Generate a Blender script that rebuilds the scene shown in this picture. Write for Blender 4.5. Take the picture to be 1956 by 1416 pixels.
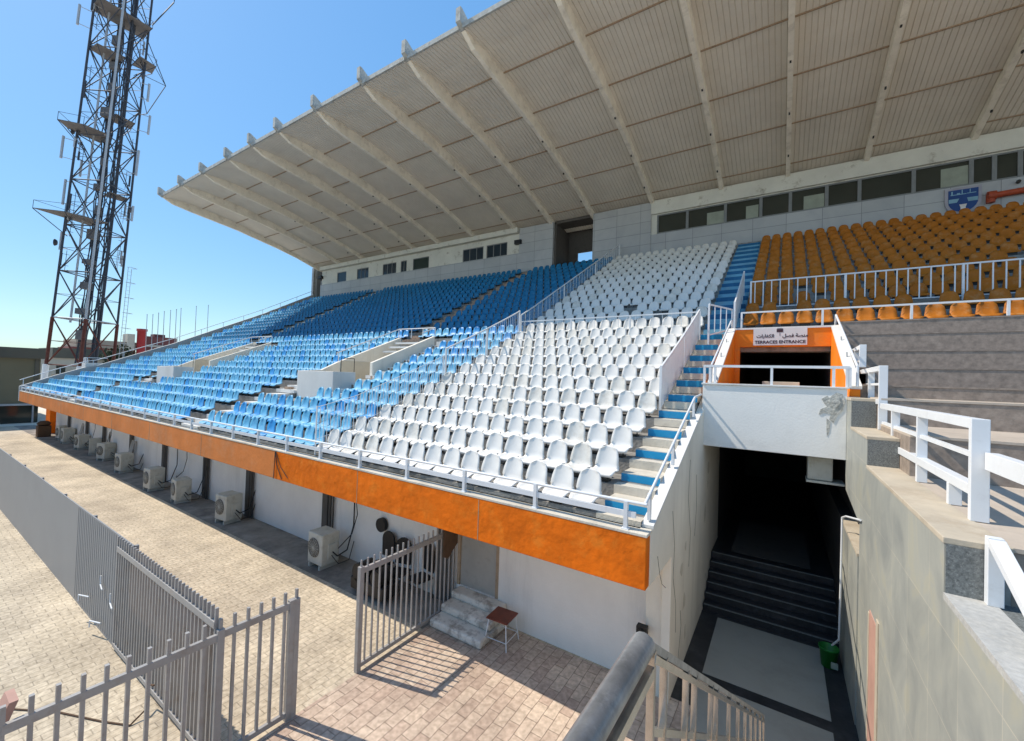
import bpy, math, random
from mathutils import Vector, Matrix
random.seed(7)
S = bpy.context.scene
for o in list(bpy.data.objects): bpy.data.objects.remove(o)
COL = S.collection
R = math.radians
# ------------------------------------------------------------------ camera
def cam_matrix(yaw, pitch, roll, loc):
    cy, sy, cp, sp = math.cos(yaw), math.sin(yaw), math.cos(pitch), math.sin(pitch)
    f = Vector((-sy*cp, cy*cp, sp)); r = Vector((cy, sy, 0)); u = r.cross(f)
    cr, sr = math.cos(roll), math.sin(roll)
    r2 = cr*r + sr*u; u2 = -sr*r + cr*u
    m = Matrix.Identity(4)
    for i in range(3):
        m[i][0] = r2[i]; m[i][1] = u2[i]; m[i][2] = -f[i]; m[i][3] = loc[i]
    return m
cd = bpy.data.cameras.new('camera'); cd.sensor_width = 36; cd.lens = 794.06/1956*36
cd.clip_start = .05; cd.clip_end = 3000
cam = bpy.data.objects.new('camera', cd); COL.objects.link(cam)
cam.matrix_world = cam_matrix(0.577866, 0.01808, 0.032953, (0, 0, 5.0)); S.camera = cam
# ------------------------------------------------------------------ world and sun
SUN = Vector((-1.5, -.4, 1.83)).normalized()
el = math.asin(SUN.z); rot = math.atan2(SUN.x, SUN.y)
w = bpy.data.worlds.new("World"); S.world = w; w.use_nodes = True
nt = w.node_tree; bg = nt.nodes['Background']
sk = nt.nodes.new('ShaderNodeTexSky'); sk.sky_type = 'NISHITA'; sk.sun_disc = False
sk.sun_elevation = el; sk.sun_rotation = rot; sk.air_density = 1.0; sk.dust_density = .3; sk.ozone_density = 1.2
hs = nt.nodes.new('ShaderNodeHueSaturation'); hs.inputs['Hue'].default_value = .5; hs.inputs['Saturation'].default_value = 2.2; hs.inputs['Value'].default_value = 2.42
gm = nt.nodes.new('ShaderNodeGamma'); gm.inputs['Gamma'].default_value = .36; nt.links.new(sk.outputs[0], gm.inputs['Color']); nt.links.new(gm.outputs[0], hs.inputs['Color']); tm = nt.nodes.new('ShaderNodeMix'); tm.data_type = 'RGBA'; tm.blend_type = 'MULTIPLY'; tm.inputs[0].default_value = 1; tm.inputs[7].default_value = (.68, .885, 1.04, 1); nt.links.new(hs.outputs[0], tm.inputs[6]); nt.links.new(tm.outputs[2], bg.inputs[0]); bg.inputs[1].default_value = .15
sd = bpy.data.lights.new('sun', 'SUN'); sd.energy = 3.5; sd.angle = R(.5); sd.color = (1, .92, .80)
so = bpy.data.objects.new('sun', sd); COL.objects.link(so); so.rotation_euler = SUN.to_track_quat('Z', 'Y').to_euler()
S.view_settings.view_transform = 'Standard'; S.view_settings.look = 'None'; S.view_settings.gamma = 1
S.view_settings.exposure = .5
# ------------------------------------------------------------------ materials
MATS = {}
def mat(name, col, rough=.75, var=.12, scale=2.0, dirt=None, dirtamt=.5, dscale=1.2, bump=.15, bscale=40, metal=0, spec=.35, streak=False, thr=(.5, .68)):
    m = bpy.data.materials.new(name); m.use_nodes = True; n = m.node_tree.nodes; l = m.node_tree.links
    b = n['Principled BSDF']; b.inputs['Roughness'].default_value = rough; b.inputs['Metallic'].default_value = metal
    b.inputs['Specular IOR Level'].default_value = spec
    tc = n.new('ShaderNodeTexCoord'); oi = n.new('ShaderNodeObjectInfo')
    ad = n.new('ShaderNodeVectorMath'); ad.operation = 'MULTIPLY_ADD'; ad.inputs[1].default_value = (1, 1, 1)
    mu = n.new('ShaderNodeMath'); mu.operation = 'MULTIPLY'; mu.inputs[1].default_value = 37
    l.new(oi.outputs['Random'], mu.inputs[0]); l.new(tc.outputs['Object'], ad.inputs[0]); l.new(mu.outputs[0], ad.inputs[2])
    vec = ad.outputs[0]
    nz = n.new('ShaderNodeTexNoise'); nz.inputs['Scale'].default_value = scale; nz.inputs['Detail'].default_value = 6; nz.inputs['Roughness'].default_value = .65
    l.new(vec, nz.inputs['Vector'])
    cr = n.new('ShaderNodeValToRGB'); c0 = [max(0, x*(1-var*1.6)) for x in col]; c1 = [min(1, x*(1+var)) for x in col]
    cr.color_ramp.elements[0].color = (*c0, 1); cr.color_ramp.elements[0].position = .28
    cr.color_ramp.elements[1].color = (*c1, 1); cr.color_ramp.elements[1].position = .68
    l.new(nz.outputs['Fac'], cr.inputs[0]); out = cr.outputs[0]
    if dirt:
        dn = n.new('ShaderNodeTexNoise'); dn.inputs['Scale'].default_value = dscale; dn.inputs['Detail'].default_value = 8; dn.inputs['Roughness'].default_value = .72
        if streak:
            mp = n.new('ShaderNodeMapping'); mp.inputs['Scale'].default_value = (1, 1, .12); l.new(vec, mp.inputs[0]); l.new(mp.outputs[0], dn.inputs['Vector'])
        else: l.new(vec, dn.inputs['Vector'])
        dr = n.new('ShaderNodeValToRGB'); dr.color_ramp.elements[0].position = thr[0]; dr.color_ramp.elements[1].position = thr[1]
        l.new(dn.outputs['Fac'], dr.inputs[0])
        mx = n.new('ShaderNodeMix'); mx.data_type = 'RGBA'; mx.inputs[7].default_value = (*dirt, 1)
        ml = n.new('ShaderNodeMath'); ml.operation = 'MULTIPLY'; ml.inputs[1].default_value = dirtamt
        l.new(dr.outputs[0], ml.inputs[0]); l.new(ml.outputs[0], mx.inputs[0]); l.new(out, mx.inputs[6]); out = mx.outputs[2]
    l.new(out, b.inputs['Base Color'])
    if bump:
        bn = n.new('ShaderNodeTexNoise'); bn.inputs['Scale'].default_value = bscale; bn.inputs['Detail'].default_value = 4; l.new(vec, bn.inputs['Vector'])
        bp = n.new('ShaderNodeBump'); bp.inputs['Strength'].default_value = bump; bp.inputs['Distance'].default_value = .02
        l.new(bn.outputs['Fac'], bp.inputs['Height']); l.new(bp.outputs[0], b.inputs['Normal'])
    MATS[name] = m; return m
mat('white_plastic', (.74, .715, .67), .42, .03, 3, (.50, .46, .40), .35, 6, 0, spec=.5, thr=(.5, .75))
mat('white_plastic_dusty', (.70, .67, .61), .6, .05, 4, (.44, .38, .30), .5, 7, 0, thr=(.48, .72))
mat('blue_plastic', (.025, .27, .60), .45, .10, 3, (.16, .36, .52), .45, 6, 0, spec=.4)
mat('blue_plastic_pale', (.11, .39, .60), .5, .12, 3, (.30, .48, .62), .5, 6, 0, spec=.35)
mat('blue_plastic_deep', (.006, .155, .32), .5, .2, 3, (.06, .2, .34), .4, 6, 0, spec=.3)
mat('orange_plastic', (.42, .135, .012), .55, .12, 3, (.46, .27, .12), .5, 5, 0, spec=.2)
mat('dark_metal', (.035, .033, .03), .5, .2, 5, bump=0)
mat('concrete', (.34, .325, .30), .85, .16, 1.5, (.14, .125, .11), .65, 2.2, .5, 30)
mat('terrace_concrete', (.30, .285, .26), .88, .2, 2.0, (.10, .09, .08), .75, 1.6, .6, 25)
mat('cream_concrete', (.64, .58, .48), .8, .10, 1.5, (.33, .29, .23), .5, 1.7, .3, 30)
mat('white_wall', (.74, .72, .68), .8, .05, .8, (.40, .37, .32), .5, .7, .2, 25, streak=True, thr=(.52, .8))
mat('under_wall', (.86, .82, .76), .8, .05, .8, (.42, .37, .32), .5, .8, .2, 25, streak=True, thr=(.52, .8))
mat('side_wall_paint', (.84, .78, .67), .82, .05, 1.0, (.44, .38, .30), .5, 1.1, .25, 25, streak=True, thr=(.52, .78))
mat('balcony_paint', (.84, .82, .77), .8, .04, .9, (.46, .45, .42), .5, 1.1, .15, 25, thr=(.5, .8))
mat('cream_paint', (.60, .54, .43), .8, .06, 1.0, (.38, .33, .26), .5, 1.1, .2, 25)
mat('grey_panel', (.44, .45, .45), .6, .05, .6, (.28, .29, .31), .4, .7, 0)
mat('upper_white', (.64, .63, .56), .85, .07, .8, (.22, .18, .12), .7, 1.3, .2, 25, thr=(.57, .68))
mat('roof_sheet', (.76, .70, .60), .8, .06, .45, (.62, .50, .38), .3, 1.6, .1, 18, thr=(.5, .8))
mat('beam_concrete', (.90, .83, .70), .8, .08, 1.2, (.36, .30, .22), .4, 2.0, .2, 25)
mat('rust_edge', (.42, .31, .21), .8, .25, 6, (.14, .08, .04), .6, 6, .2, 30)
mat('roof_edge', (.42, .43, .41), .8, .15, 3, (.15, .14, .12), .6, 4, .3, 30)
mat('orange_paint', (.82, .165, .004), .6, .16, 1.4, (.84, .27, .03), .5, 2.6, 1.0, 6, spec=.2, thr=(.52, .68))
mat('orange_faded', (.74, .225, .05), .75, .12, .8, (.62, .34, .18), .6, 1.1, .4, 9, thr=(.52, .78))
mat('orange_portal', (.86, .23, .008), .6, .08, 1.2, (.60, .25, .08), .5, 1.4, .2, 20)
mat('blue_step_paint', (.015, .30, .56), .5, .08, 2, (.12, .32, .52), .5, 4, .1, 30)
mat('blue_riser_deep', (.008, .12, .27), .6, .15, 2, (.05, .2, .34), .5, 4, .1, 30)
mat('blue_worn_paint', (.15, .38, .52), .6, .15, 2, (.28, .38, .42), .6, 3, .2, 30)
mat('white_metal', (.74, .75, .76), .4, .03, 3, (.50, .46, .42), .5, 5, 0, spec=.5, thr=(.55, .8))
mat('grey_metal', (.36, .37, .38), .45, .06, 3, (.25, .22, .19), .5, 5, 0, spec=.5)
mat('gate_metal', (.35, .335, .32), .45, .08, 3, (.26, .20, .15), .5, 5, 0, spec=.5)
mat('sheet_metal', (.26, .26, .262), .5, .04, .7, (.28, .28, .28), .4, 1, 0, spec=.4)
mat('galvanised', (.34, .33, .32), .36, .25, 9, (.60, .58, .55), .6, 14, .05, 40, metal=.7)
mat('steel_tube', (.60, .56, .50), .2, .12, 6, (.34, .27, .18), .5, 7, 0, metal=.9)
mat('shade_strip_concrete', (.30, .265, .22), .9, .25, 1.5, (.12, .10, .085), .7, 1.2, .4, 25, thr=(.45, .62))  # mottled concrete, dark tone standing in for the overhang's shade
mat('plaster_grey', (.50, .49, .44), .9, .25, 9, (.30, .28, .24), .6, 14, .8, 20)
mat('pale_ground', (.70, .62, .50), .9, .1, .2, bump=0)
mat('worn_white', (.74, .70, .62), .85, .10, 2, (.26, .22, .18), .75, 3.0, .5, 20, thr=(.5, .62))
mat('window_frame', (.20, .21, .21), .5, .1, 3, bump=0)
mat('tower_steel', (.06, .065, .08), .6, .2, 2, (.05, .03, .025), .4, 2, 0, metal=.2)
mat('tower_plate', (.16, .15, .15), .8, .2, 2, (.08, .06, .05), .5, 2, 0)
mat('tower_silver', (.45, .46, .48), .5, .15, 2, (.25, .2, .17), .5, 2, 0, metal=.3)
mat('tower_red', (.13, .035, .022), .7, .2, 2, (.09, .05, .04), .5, 2, 0)
mat('ac_plastic', (.56, .55, .48), .55, .06, 3, (.32, .28, .20), .55, 4, 0)
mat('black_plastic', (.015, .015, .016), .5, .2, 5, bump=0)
mat('brown_wood', (.19, .045, .025), .5, .15, 4, (.10, .03, .02), .5, 6, .1, 30)
mat('brown_cloth', (.12, .07, .04), .9, .2, 4, (.06, .04, .03), .5, 4, .3, 30)
mat('door_grey', (.42, .40, .36), .7, .08, 2, (.2, .18, .15), .6, 2, .1, 30)
mat('dark_recess', (.11, .10, .09), .85, .2, 3, (.05, .045, .04), .6, 3, .2, 30)
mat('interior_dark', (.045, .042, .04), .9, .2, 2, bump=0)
mat('granite_dark', (.30, .24, .195), .55, .22, 9, (.42, .38, .33), .5, 14, .08, 60, thr=(.60, .72))
mat('granite_grey', (.17, .18, .175), .5, .35, 60, (.4, .4, .38), .6, 70, .05, 60, thr=(.55, .65))
mat('stone_cap', (.50, .43, .33), .75, .10, 2, (.34, .26, .18), .5, 2.5, .2, 30)
mat('stone_cap_grey', (.46, .45, .42), .7, .12, 30, (.30, .31, .31), .5, 3, .2, 30)
mat('floor_cream', (.50, .42, .34), .75, .08, 1.5, (.36, .30, .24), .5, 2, .15, 30)
mat('tile_grey', (.33, .325, .285), .4, .10, 2, (.28, .27, .25), .5, 2, .05, 30)
mat('tile_black', (.035, .036, .038), .35, .2, 3, (.10, .10, .10), .4, 4, .05, 30)
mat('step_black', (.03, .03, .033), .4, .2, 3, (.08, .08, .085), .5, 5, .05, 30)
mat('green_plastic', (.012, .17, .025), .4, .1, 5, bump=0)
mat('pink_paint', (.48, .28, .22), .7, .1, 2, bump=0)
mat('olive_cladding', (.17, .155, .10), .7, .06, .3, (.12, .11, .08), .4, .4, 0)
mat('dark_fascia', (.10, .095, .075), .7, .1, .3, bump=0)
mat('maroon', (.17, .06, .055), .8, .12, .2, bump=0)
mat('tan_roof', (.30, .25, .20), .8, .12, .2, bump=0)
mat('red_paint', (.33, .035, .04), .6, .1, .4, bump=0)
mat('pale_block', (.45, .41, .34), .8, .08, .3, bump=0)
mat('red_pipe', (.42, .07, .025), .5, .15, 3, (.20, .04, .02), .5, 4, .1, 20)
mat('rubble', (.36, .25, .18), .95, .3, 8, (.55, .48, .40), .6, 9, .8, 15)
mat('shield_blue', (.015, .06, .22), .5, .1, 2, bump=0)
mat('shield_pale', (.22, .40, .50), .5, .1, 2, bump=0)
mat('shield_frame', (.36, .35, .40), .5, .1, 2, bump=0)
mat('sign_white', (.70, .66, .64), .6, .04, 2, bump=0)
mat('sign_ink', (.05, .02, .03), .6, .1, 2, bump=0)
mat('curtain', (.30, .33, .27), .9, .1, 2, bump=0)
mat('dark_leaf', (.03, .045, .02), .8, .3, 2, bump=0)
def glassmat(name, col, rough=.08):
    m = bpy.data.materials.new(name); m.use_nodes = True; b = m.node_tree.nodes['Principled BSDF']
    n = m.node_tree.nodes; l = m.node_tree.links
    b.inputs['Roughness'].default_value = rough; b.inputs['Specular IOR Level'].default_value = .3
    nz = n.new('ShaderNodeTexNoise'); nz.inputs['Scale'].default_value = .7; tc = n.new('ShaderNodeTexCoord'); l.new(tc.outputs['Object'], nz.inputs['Vector'])
    cr = n.new('ShaderNodeValToRGB'); cr.color_ramp.elements[0].color = (*[c*.6 for c in col], 1); cr.color_ramp.elements[1].color = (*[c*1.3 for c in col], 1)
    l.new(nz.outputs['Fac'], cr.inputs[0]); l.new(cr.outputs[0], b.inputs['Base Color']); MATS[name] = m
glassmat('window_dark', (.045, .05, .04)); glassmat('window_blue', (.02, .035, .05)); glassmat('window_green', (.03, .05, .045))
def plexi():
    m = bpy.data.materials.new('plexi'); m.use_nodes = True; n = m.node_tree.nodes; l = m.node_tree.links
    b = n['Principled BSDF']; b.inputs['Base Color'].default_value = (.55, .62, .66, 1); b.inputs['Roughness'].default_value = .25
    t = n.new('ShaderNodeBsdfTransparent'); mx = n.new('ShaderNodeMixShader'); nz = n.new('ShaderNodeTexNoise'); nz.inputs['Scale'].default_value = 1.5
    tc = n.new('ShaderNodeTexCoord'); l.new(tc.outputs['Object'], nz.inputs['Vector'])
    mr = n.new('ShaderNodeMapRange'); mr.inputs['To Min'].default_value = .10; mr.inputs['To Max'].default_value = .36; l.new(nz.outputs['Fac'], mr.inputs['Value'])
    l.new(mr.outputs[0], mx.inputs[0]); l.new(t.outputs[0], mx.inputs[1]); l.new(b.outputs[0], mx.inputs[2]); l.new(mx.outputs[0], n['Material Output'].inputs[0]); MATS['plexi'] = m
plexi()
def paver(name, kind, c1, c2, mortar, rotz=0, bw=.3, bh=.15, scale=1.0):
    m = bpy.data.materials.new(name); m.use_nodes = True; n = m.node_tree.nodes; l = m.node_tree.links
    b = n['Principled BSDF']; b.inputs['Roughness'].default_value = .85; b.inputs['Specular IOR Level'].default_value = .25
    tc = n.new('ShaderNodeTexCoord'); mp = n.new('ShaderNodeMapping'); mp.inputs['Rotation'].default_value = (0, 0, rotz); l.new(tc.outputs['Object'], mp.inputs[0])
    wn = n.new('ShaderNodeTexNoise'); wn.inputs['Scale'].default_value = 1.8; l.new(mp.outputs[0], wn.inputs['Vector'])
    va = n.new('ShaderNodeVectorMath'); va.operation = 'MULTIPLY_ADD'; va.inputs[1].default_value = (.05, .05, 0)
    l.new(wn.outputs['Color'], va.inputs[0]); l.new(mp.outputs[0], va.inputs[2])
    if kind == 'brick':
        br = n.new('ShaderNodeTexBrick'); br.inputs['Scale'].default_value = scale; br.inputs['Brick Width'].default_value = bw; br.inputs['Row Height'].default_value = bh
        br.inputs['Mortar Size'].default_value = .006; br.inputs['Mortar Smooth'].default_value = .3; br.inputs['Bias'].default_value = 0
        br.inputs['Color1'].default_value = (*c1, 1); br.inputs['Color2'].default_value = (*c2, 1); br.inputs['Mortar'].default_value = (*mortar, 1)
        l.new(va.outputs[0], br.inputs['Vector']); base = br.outputs['Color']; hgt = br.outputs['Fac']; inv = True
    else:
        vo = n.new('ShaderNodeTexVoronoi'); vo.feature = 'DISTANCE_TO_EDGE'; vo.inputs['Scale'].default_value = scale; vo.inputs['Randomness'].default_value = .55
        v2 = n.new('ShaderNodeTexVoronoi'); v2.inputs['Scale'].default_value = scale; v2.inputs['Randomness'].default_value = .55
        l.new(va.outputs[0], vo.inputs['Vector']); l.new(va.outputs[0], v2.inputs['Vector'])
        r1 = n.new('ShaderNodeValToRGB'); r1.color_ramp.elements[0].color = (*mortar, 1); r1.color_ramp.elements[0].position = .0
        r1.color_ramp.elements[1].color = (1, 1, 1, 1); r1.color_ramp.elements[1].position = .035; l.new(vo.outputs['Distance'], r1.inputs[0])
        sp = n.new('ShaderNodeSeparateColor'); l.new(v2.outputs['Color'], sp.inputs[0])
        r2 = n.new('ShaderNodeValToRGB'); r2.color_ramp.elements[0].color = (*c1, 1); r2.color_ramp.elements[1].color = (*c2, 1); l.new(sp.outputs[0], r2.inputs[0])
        mm = n.new('ShaderNodeMix'); mm.data_type = 'RGBA'; mm.blend_type = 'MULTIPLY'; mm.inputs[0].default_value = 1
        l.new(r2.outputs[0], mm.inputs[6]); l.new(r1.outputs[0], mm.inputs[7]); base = mm.outputs[2]; hgt = r1.outputs[0]; inv = False
    dn = n.new('ShaderNodeTexNoise'); dn.inputs['Scale'].default_value = .55; dn.inputs['Detail'].default_value = 9; dn.inputs['Roughness'].default_value = .7; l.new(tc.outputs['Object'], dn.inputs['Vector'])
    dr = n.new('ShaderNodeValToRGB'); dr.color_ramp.elements[0].color = (.58, .56, .54, 1); dr.color_ramp.elements[0].position = .32; dr.color_ramp.elements[1].color = (1.12, 1.1, 1.05, 1); dr.color_ramp.elements[1].position = .62
    l.new(dn.outputs['Fac'], dr.inputs[0])
    m2 = n.new('ShaderNodeMix'); m2.data_type = 'RGBA'; m2.blend_type = 'MULTIPLY'; m2.inputs[0].default_value = .85; l.new(base, m2.inputs[6]); l.new(dr.outputs[0], m2.inputs[7])
    fn = n.new('ShaderNodeTexNoise'); fn.inputs['Scale'].default_value = 14; fn.inputs['Detail'].default_value = 6; l.new(tc.outputs['Object'], fn.inputs['Vector'])
    fr = n.new('ShaderNodeValToRGB'); fr.color_ramp.elements[0].color = (.72, .7, .68, 1); fr.color_ramp.elements[0].position = .35; fr.color_ramp.elements[1].color = (1.1, 1.1, 1.1, 1); fr.color_ramp.elements[1].position = .65
    l.new(fn.outputs['Fac'], fr.inputs[0]); m3 = n.new('ShaderNodeMix'); m3.data_type = 'RGBA'; m3.blend_type = 'MULTIPLY'; m3.inputs[0].default_value = .8
    l.new(m2.outputs[2], m3.inputs[6]); l.new(fr.outputs[0], m3.inputs[7]); l.new(m3.outputs[2], b.inputs['Base Color'])
    bp = n.new('ShaderNodeBump'); bp.inputs['Strength'].default_value = .6; bp.inputs['Distance'].default_value = .01; bp.invert = inv; l.new(hgt, bp.inputs['Height']); l.new(bp.outputs[0], b.inputs['Normal'])
    MATS[name] = m
paver('pale_pavers', 'brick', (.60, .51, .385), (.655, .56, .43), (.42, .355, .27), R(90), .27, .135)
paver('pink_pavers', 'brick', (.53, .40, .32), (.66, .53, .42), (.30, .23, .18), R(90), .36, .18)
def slabmat(name, base, joint, vein, bw, bh, axis, vs=(1, 1.3, .42), dark=(.72, .76, .76)):
    m = bpy.data.materials.new(name); m.use_nodes = True; n = m.node_tree.nodes; l = m.node_tree.links
    b = n['Principled BSDF']; b.inputs['Roughness'].default_value = .45; b.inputs['Specular IOR Level'].default_value = .35
    tc = n.new('ShaderNodeTexCoord'); sp = n.new('ShaderNodeSeparateXYZ'); l.new(tc.outputs['Object'], sp.inputs[0]); cb = n.new('ShaderNodeCombineXYZ')
    l.new(sp.outputs[axis], cb.inputs[0]); l.new(sp.outputs[2], cb.inputs[1])
    br = n.new('ShaderNodeTexBrick'); br.offset = 0.0; br.inputs['Scale'].default_value = 1; br.inputs['Brick Width'].default_value = bw; br.inputs['Row Height'].default_value = bh
    br.inputs['Mortar Size'].default_value = .004 if axis else .014; br.inputs['Mortar Smooth'].default_value = .1
    br.inputs['Color1'].default_value = (*base, 1); br.inputs['Color2'].default_value = (*[c*.9 for c in base], 1); br.inputs['Mortar'].default_value = (*joint, 1)
    l.new(cb.outputs[0], br.inputs['Vector'])
    mp = n.new('ShaderNodeMapping'); mp.inputs['Scale'].default_value = (1, 1.3, .42); l.new(tc.outputs['Object'], mp.inputs[0])
    nz = n.new('ShaderNodeTexNoise'); nz.inputs['Scale'].default_value = 2.1; nz.inputs['Detail'].default_value = 14; nz.inputs['Roughness'].default_value = .62; nz.inputs['Distortion'].default_value = .8; l.new(mp.outputs[0], nz.inputs['Vector'])
    cr = n.new('ShaderNodeValToRGB'); e = cr.color_ramp.elements; e[0].position = .34; e[0].color = (*dark, 1); e[1].position = .58; e[1].color = (1.08, 1.08, 1.05, 1)
    mp.inputs['Scale'].default_value = vs
    e2 = cr.color_ramp.elements.new(.64); e2.color = (*vein, 1); e3 = cr.color_ramp.elements.new(.70); e3.color = (1.05, 1.05, 1.0, 1)
    l.new(nz.outputs['Fac'], cr.inputs[0])
    mx = n.new('ShaderNodeMix'); mx.data_type = 'RGBA'; mx.blend_type = 'MULTIPLY'; mx.inputs[0].default_value = 1; l.new(br.outputs['Color'], mx.inputs[6]); l.new(cr.outputs[0], mx.inputs[7]); l.new(mx.outputs[2], b.inputs['Base Color'])
    MATS[name] = m
slabmat('marble_wall', (.37, .37, .335), (.47, .44, .37), (1.16, 1.12, 1.0), .66, .66, 1, (1, .75, .6), (.80, .82, .84))
slabmat('panel_wall', (.42, .43, .44), (.22, .23, .24), (1.06, 1.06, 1.05), 1.55, .72, 0, (.3, .3, .3), (.93, .93, .94))
# ------------------------------------------------------------------ mesh builder
class MB:
    def __init__(s): s.v = []; s.f = []; s.mi = []; s.sm = []
    def add(s, vs, fs, mi=0, smooth=False):
        o = len(s.v); s.v += [tuple(v) for v in vs]
        for f in fs: s.f.append([i+o for i in f]); s.mi.append(mi); s.sm.append(smooth)
        return s
    def box(s, x0, x1, y0, y1, z0, z1, mi=0):
        if x0 > x1: x0, x1 = x1, x0
        if y0 > y1: y0, y1 = y1, y0
        if z0 > z1: z0, z1 = z1, z0
        return s.add([(x0,y0,z0),(x1,y0,z0),(x1,y1,z0),(x0,y1,z0),(x0,y0,z1),(x1,y0,z1),(x1,y1,z1),(x0,y1,z1)],
              [(0,3,2,1),(4,5,6,7),(0,1,5,4),(1,2,6,5),(2,3,7,6),(3,0,4,7)], mi)
    def tube(s, p0, p1, r, n=8, mi=0, r1=None, cap=True):
        p0 = Vector(p0); p1 = Vector(p1); d = (p1-p0); 
        if d.length < 1e-6: return s
        r1 = r if r1 is None else r1
        a = d.normalized(); u = a.orthogonal().normalized(); v = a.cross(u)
        vs = []
        for p, rr in ((p0, r), (p1, r1)):
            for i in range(n):
                t = 2*math.pi*i/n; vs.append(p + u*math.cos(t)*rr + v*math.sin(t)*rr)
        fs = [(i, (i+1) % n, n+(i+1) % n, n+i) for i in range(n)]
        s.add(vs, fs, mi, n > 5)
        if cap: s.add(vs[:n], [tuple(range(n))[::-1]], mi); s.add(vs[n:], [tuple(range(n))], mi)
        return s
    def path(s, pts, r, n=6, mi=0):
        for a, b in zip(pts[:-1], pts[1:]): s.tube(a, b, r, n, mi)
        return s
    def bar(s, p0, p1, w, h, mi=0, up=(0, 0, 1)):
        p0 = Vector(p0); p1 = Vector(p1); a = (p1-p0).normalized(); up = Vector(up)
        if abs(a.dot(up)) > .99: up = Vector((0, 1, 0))
        sd = a.cross(up).normalized(); uu = sd.cross(a).normalized(); vs = []
        for p in (p0, p1):
            for sx, sz in ((-1,-1),(1,-1),(1,1),(-1,1)): vs.append(p + sd*sx*w/2 + uu*sz*h/2)
        return s.add(vs, [(0,1,2,3)[::-1],(4,5,6,7),(0,1,5,4),(1,2,6,5),(2,3,7,6),(3,0,4,7)], mi)
    def prism_x(s, prof, x0, x1, mi=0):   # prof: (y,z) polygon, extruded along x
        n = len(prof); vs = [(x0,y,z) for y,z in prof]+[(x1,y,z) for y,z in prof]
        return s.add(vs, [tuple(range(n))[::-1], tuple(range(n, 2*n))]+[(i,(i+1)%n,n+(i+1)%n,n+i) for i in range(n)], mi)
    def prism_y(s, prof, y0, y1, mi=0):   # prof: (x,z)
        n = len(prof); vs = [(x,y0,z) for x,z in prof]+[(x,y1,z) for x,z in prof]
        return s.add(vs, [tuple(range(n)), tuple(range(n, 2*n))[::-1]]+[(i,n+i,n+(i+1)%n,(i+1)%n) for i in range(n)], mi)
    def lathe(s, prof, c=(0,0,0), n=20, mi=0):
        vs = []; 
        for r, z in prof:
            for i in range(n): t = 2*math.pi*i/n; vs.append((c[0]+r*math.cos(t), c[1]+r*math.sin(t), c[2]+z))
        fs = []
        for k in range(len(prof)-1):
            for i in range(n): fs.append((k*n+i, k*n+(i+1)%n, (k+1)*n+(i+1)%n, (k+1)*n+i))
        return s.add(vs, fs, mi, True)
    def mesh(s, name, mats):
        me = bpy.data.meshes.new(name); me.from_pydata(s.v, [], s.f)
        for m in (mats if isinstance(mats, (list, tuple)) else [mats]): me.materials.append(MATS[m])
        me.polygons.foreach_set('material_index', s.mi); me.polygons.foreach_set('use_smooth', s.sm); me.update(); return me
    def build(s, name, mats, parent=None, bevel=0):
        o = bpy.data.objects.new(name, s.mesh(name, mats)); COL.objects.link(o)
        if parent: o.parent = parent
        if bevel:
            b = o.modifiers.new('bevel', 'BEVEL'); b.width = bevel; b.segments = 2; b.limit_method = 'ANGLE'; b.angle_limit = R(40)
        return o
def tag(o, label, cat, group=None, kind=None):
    o['label'] = label
    if cat: o['category'] = cat
    if group: o['group'] = group
    if kind: o['kind'] = kind
    return o
def empty(name, loc, label, cat, group=None, rz=0):
    o = bpy.data.objects.new(name, None); COL.objects.link(o); o.location = loc; o.rotation_euler = (0,0,rz); return tag(o, label, cat, group)
def structure(name, mb, m, label):
    o = mb.build(name, m); o['kind'] = 'structure'; o['label'] = label; return o
def copy_tree(o, parent=None):
    c = o.copy(); COL.objects.link(c)
    if parent: c.parent = parent
    for ch in list(o.children): copy_tree(ch, c)
    return c
B = lambda *a, **k: MB().box(*a, **k)
ORD = ['zeroth','first','second','third','fourth','fifth','sixth','seventh','eighth','ninth','tenth','eleventh','twelfth','thirteenth','fourteenth','fifteenth','sixteenth','seventeenth','eighteenth','nineteenth','twentieth','twenty-first','twenty-second','twenty-third','twenty-fourth','twenty-fifth','twenty-sixth','twenty-seventh','twenty-eighth','twenty-ninth','thirtieth','thirty-first','thirty-second','thirty-third','thirty-fourth','thirty-fifth','thirty-sixth','thirty-seventh','thirty-eighth','thirty-ninth','fortieth']
# ------------------------------------------------------------------ terrace profile
YK = [5.96,6.68,7.44,8.22,9.02,9.84,10.66,11.48,12.3,13.12,13.94,14.8]; ZK = [3.13,3.39,3.67,3.96,4.27,4.59,4.92,5.26,5.61,5.97,6.34,6.75]
for i in range(14): YK.append(YK[-1]+.81); ZK.append(ZK[-1]+.435)
EDGE = [y-.3 for y in YK]; NR = 26
XR, XL = -1.41, -43.3
WALL_Y = 26.3
def zt(y):
    if y <= YK[0]: return ZK[0]
    for i in range(NR-1):
        if y <= YK[i+1]: t = (y-YK[i])/(YK[i+1]-YK[i]); return ZK[i]+t*(ZK[i+1]-ZK[i])
    return ZK[-1]
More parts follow.
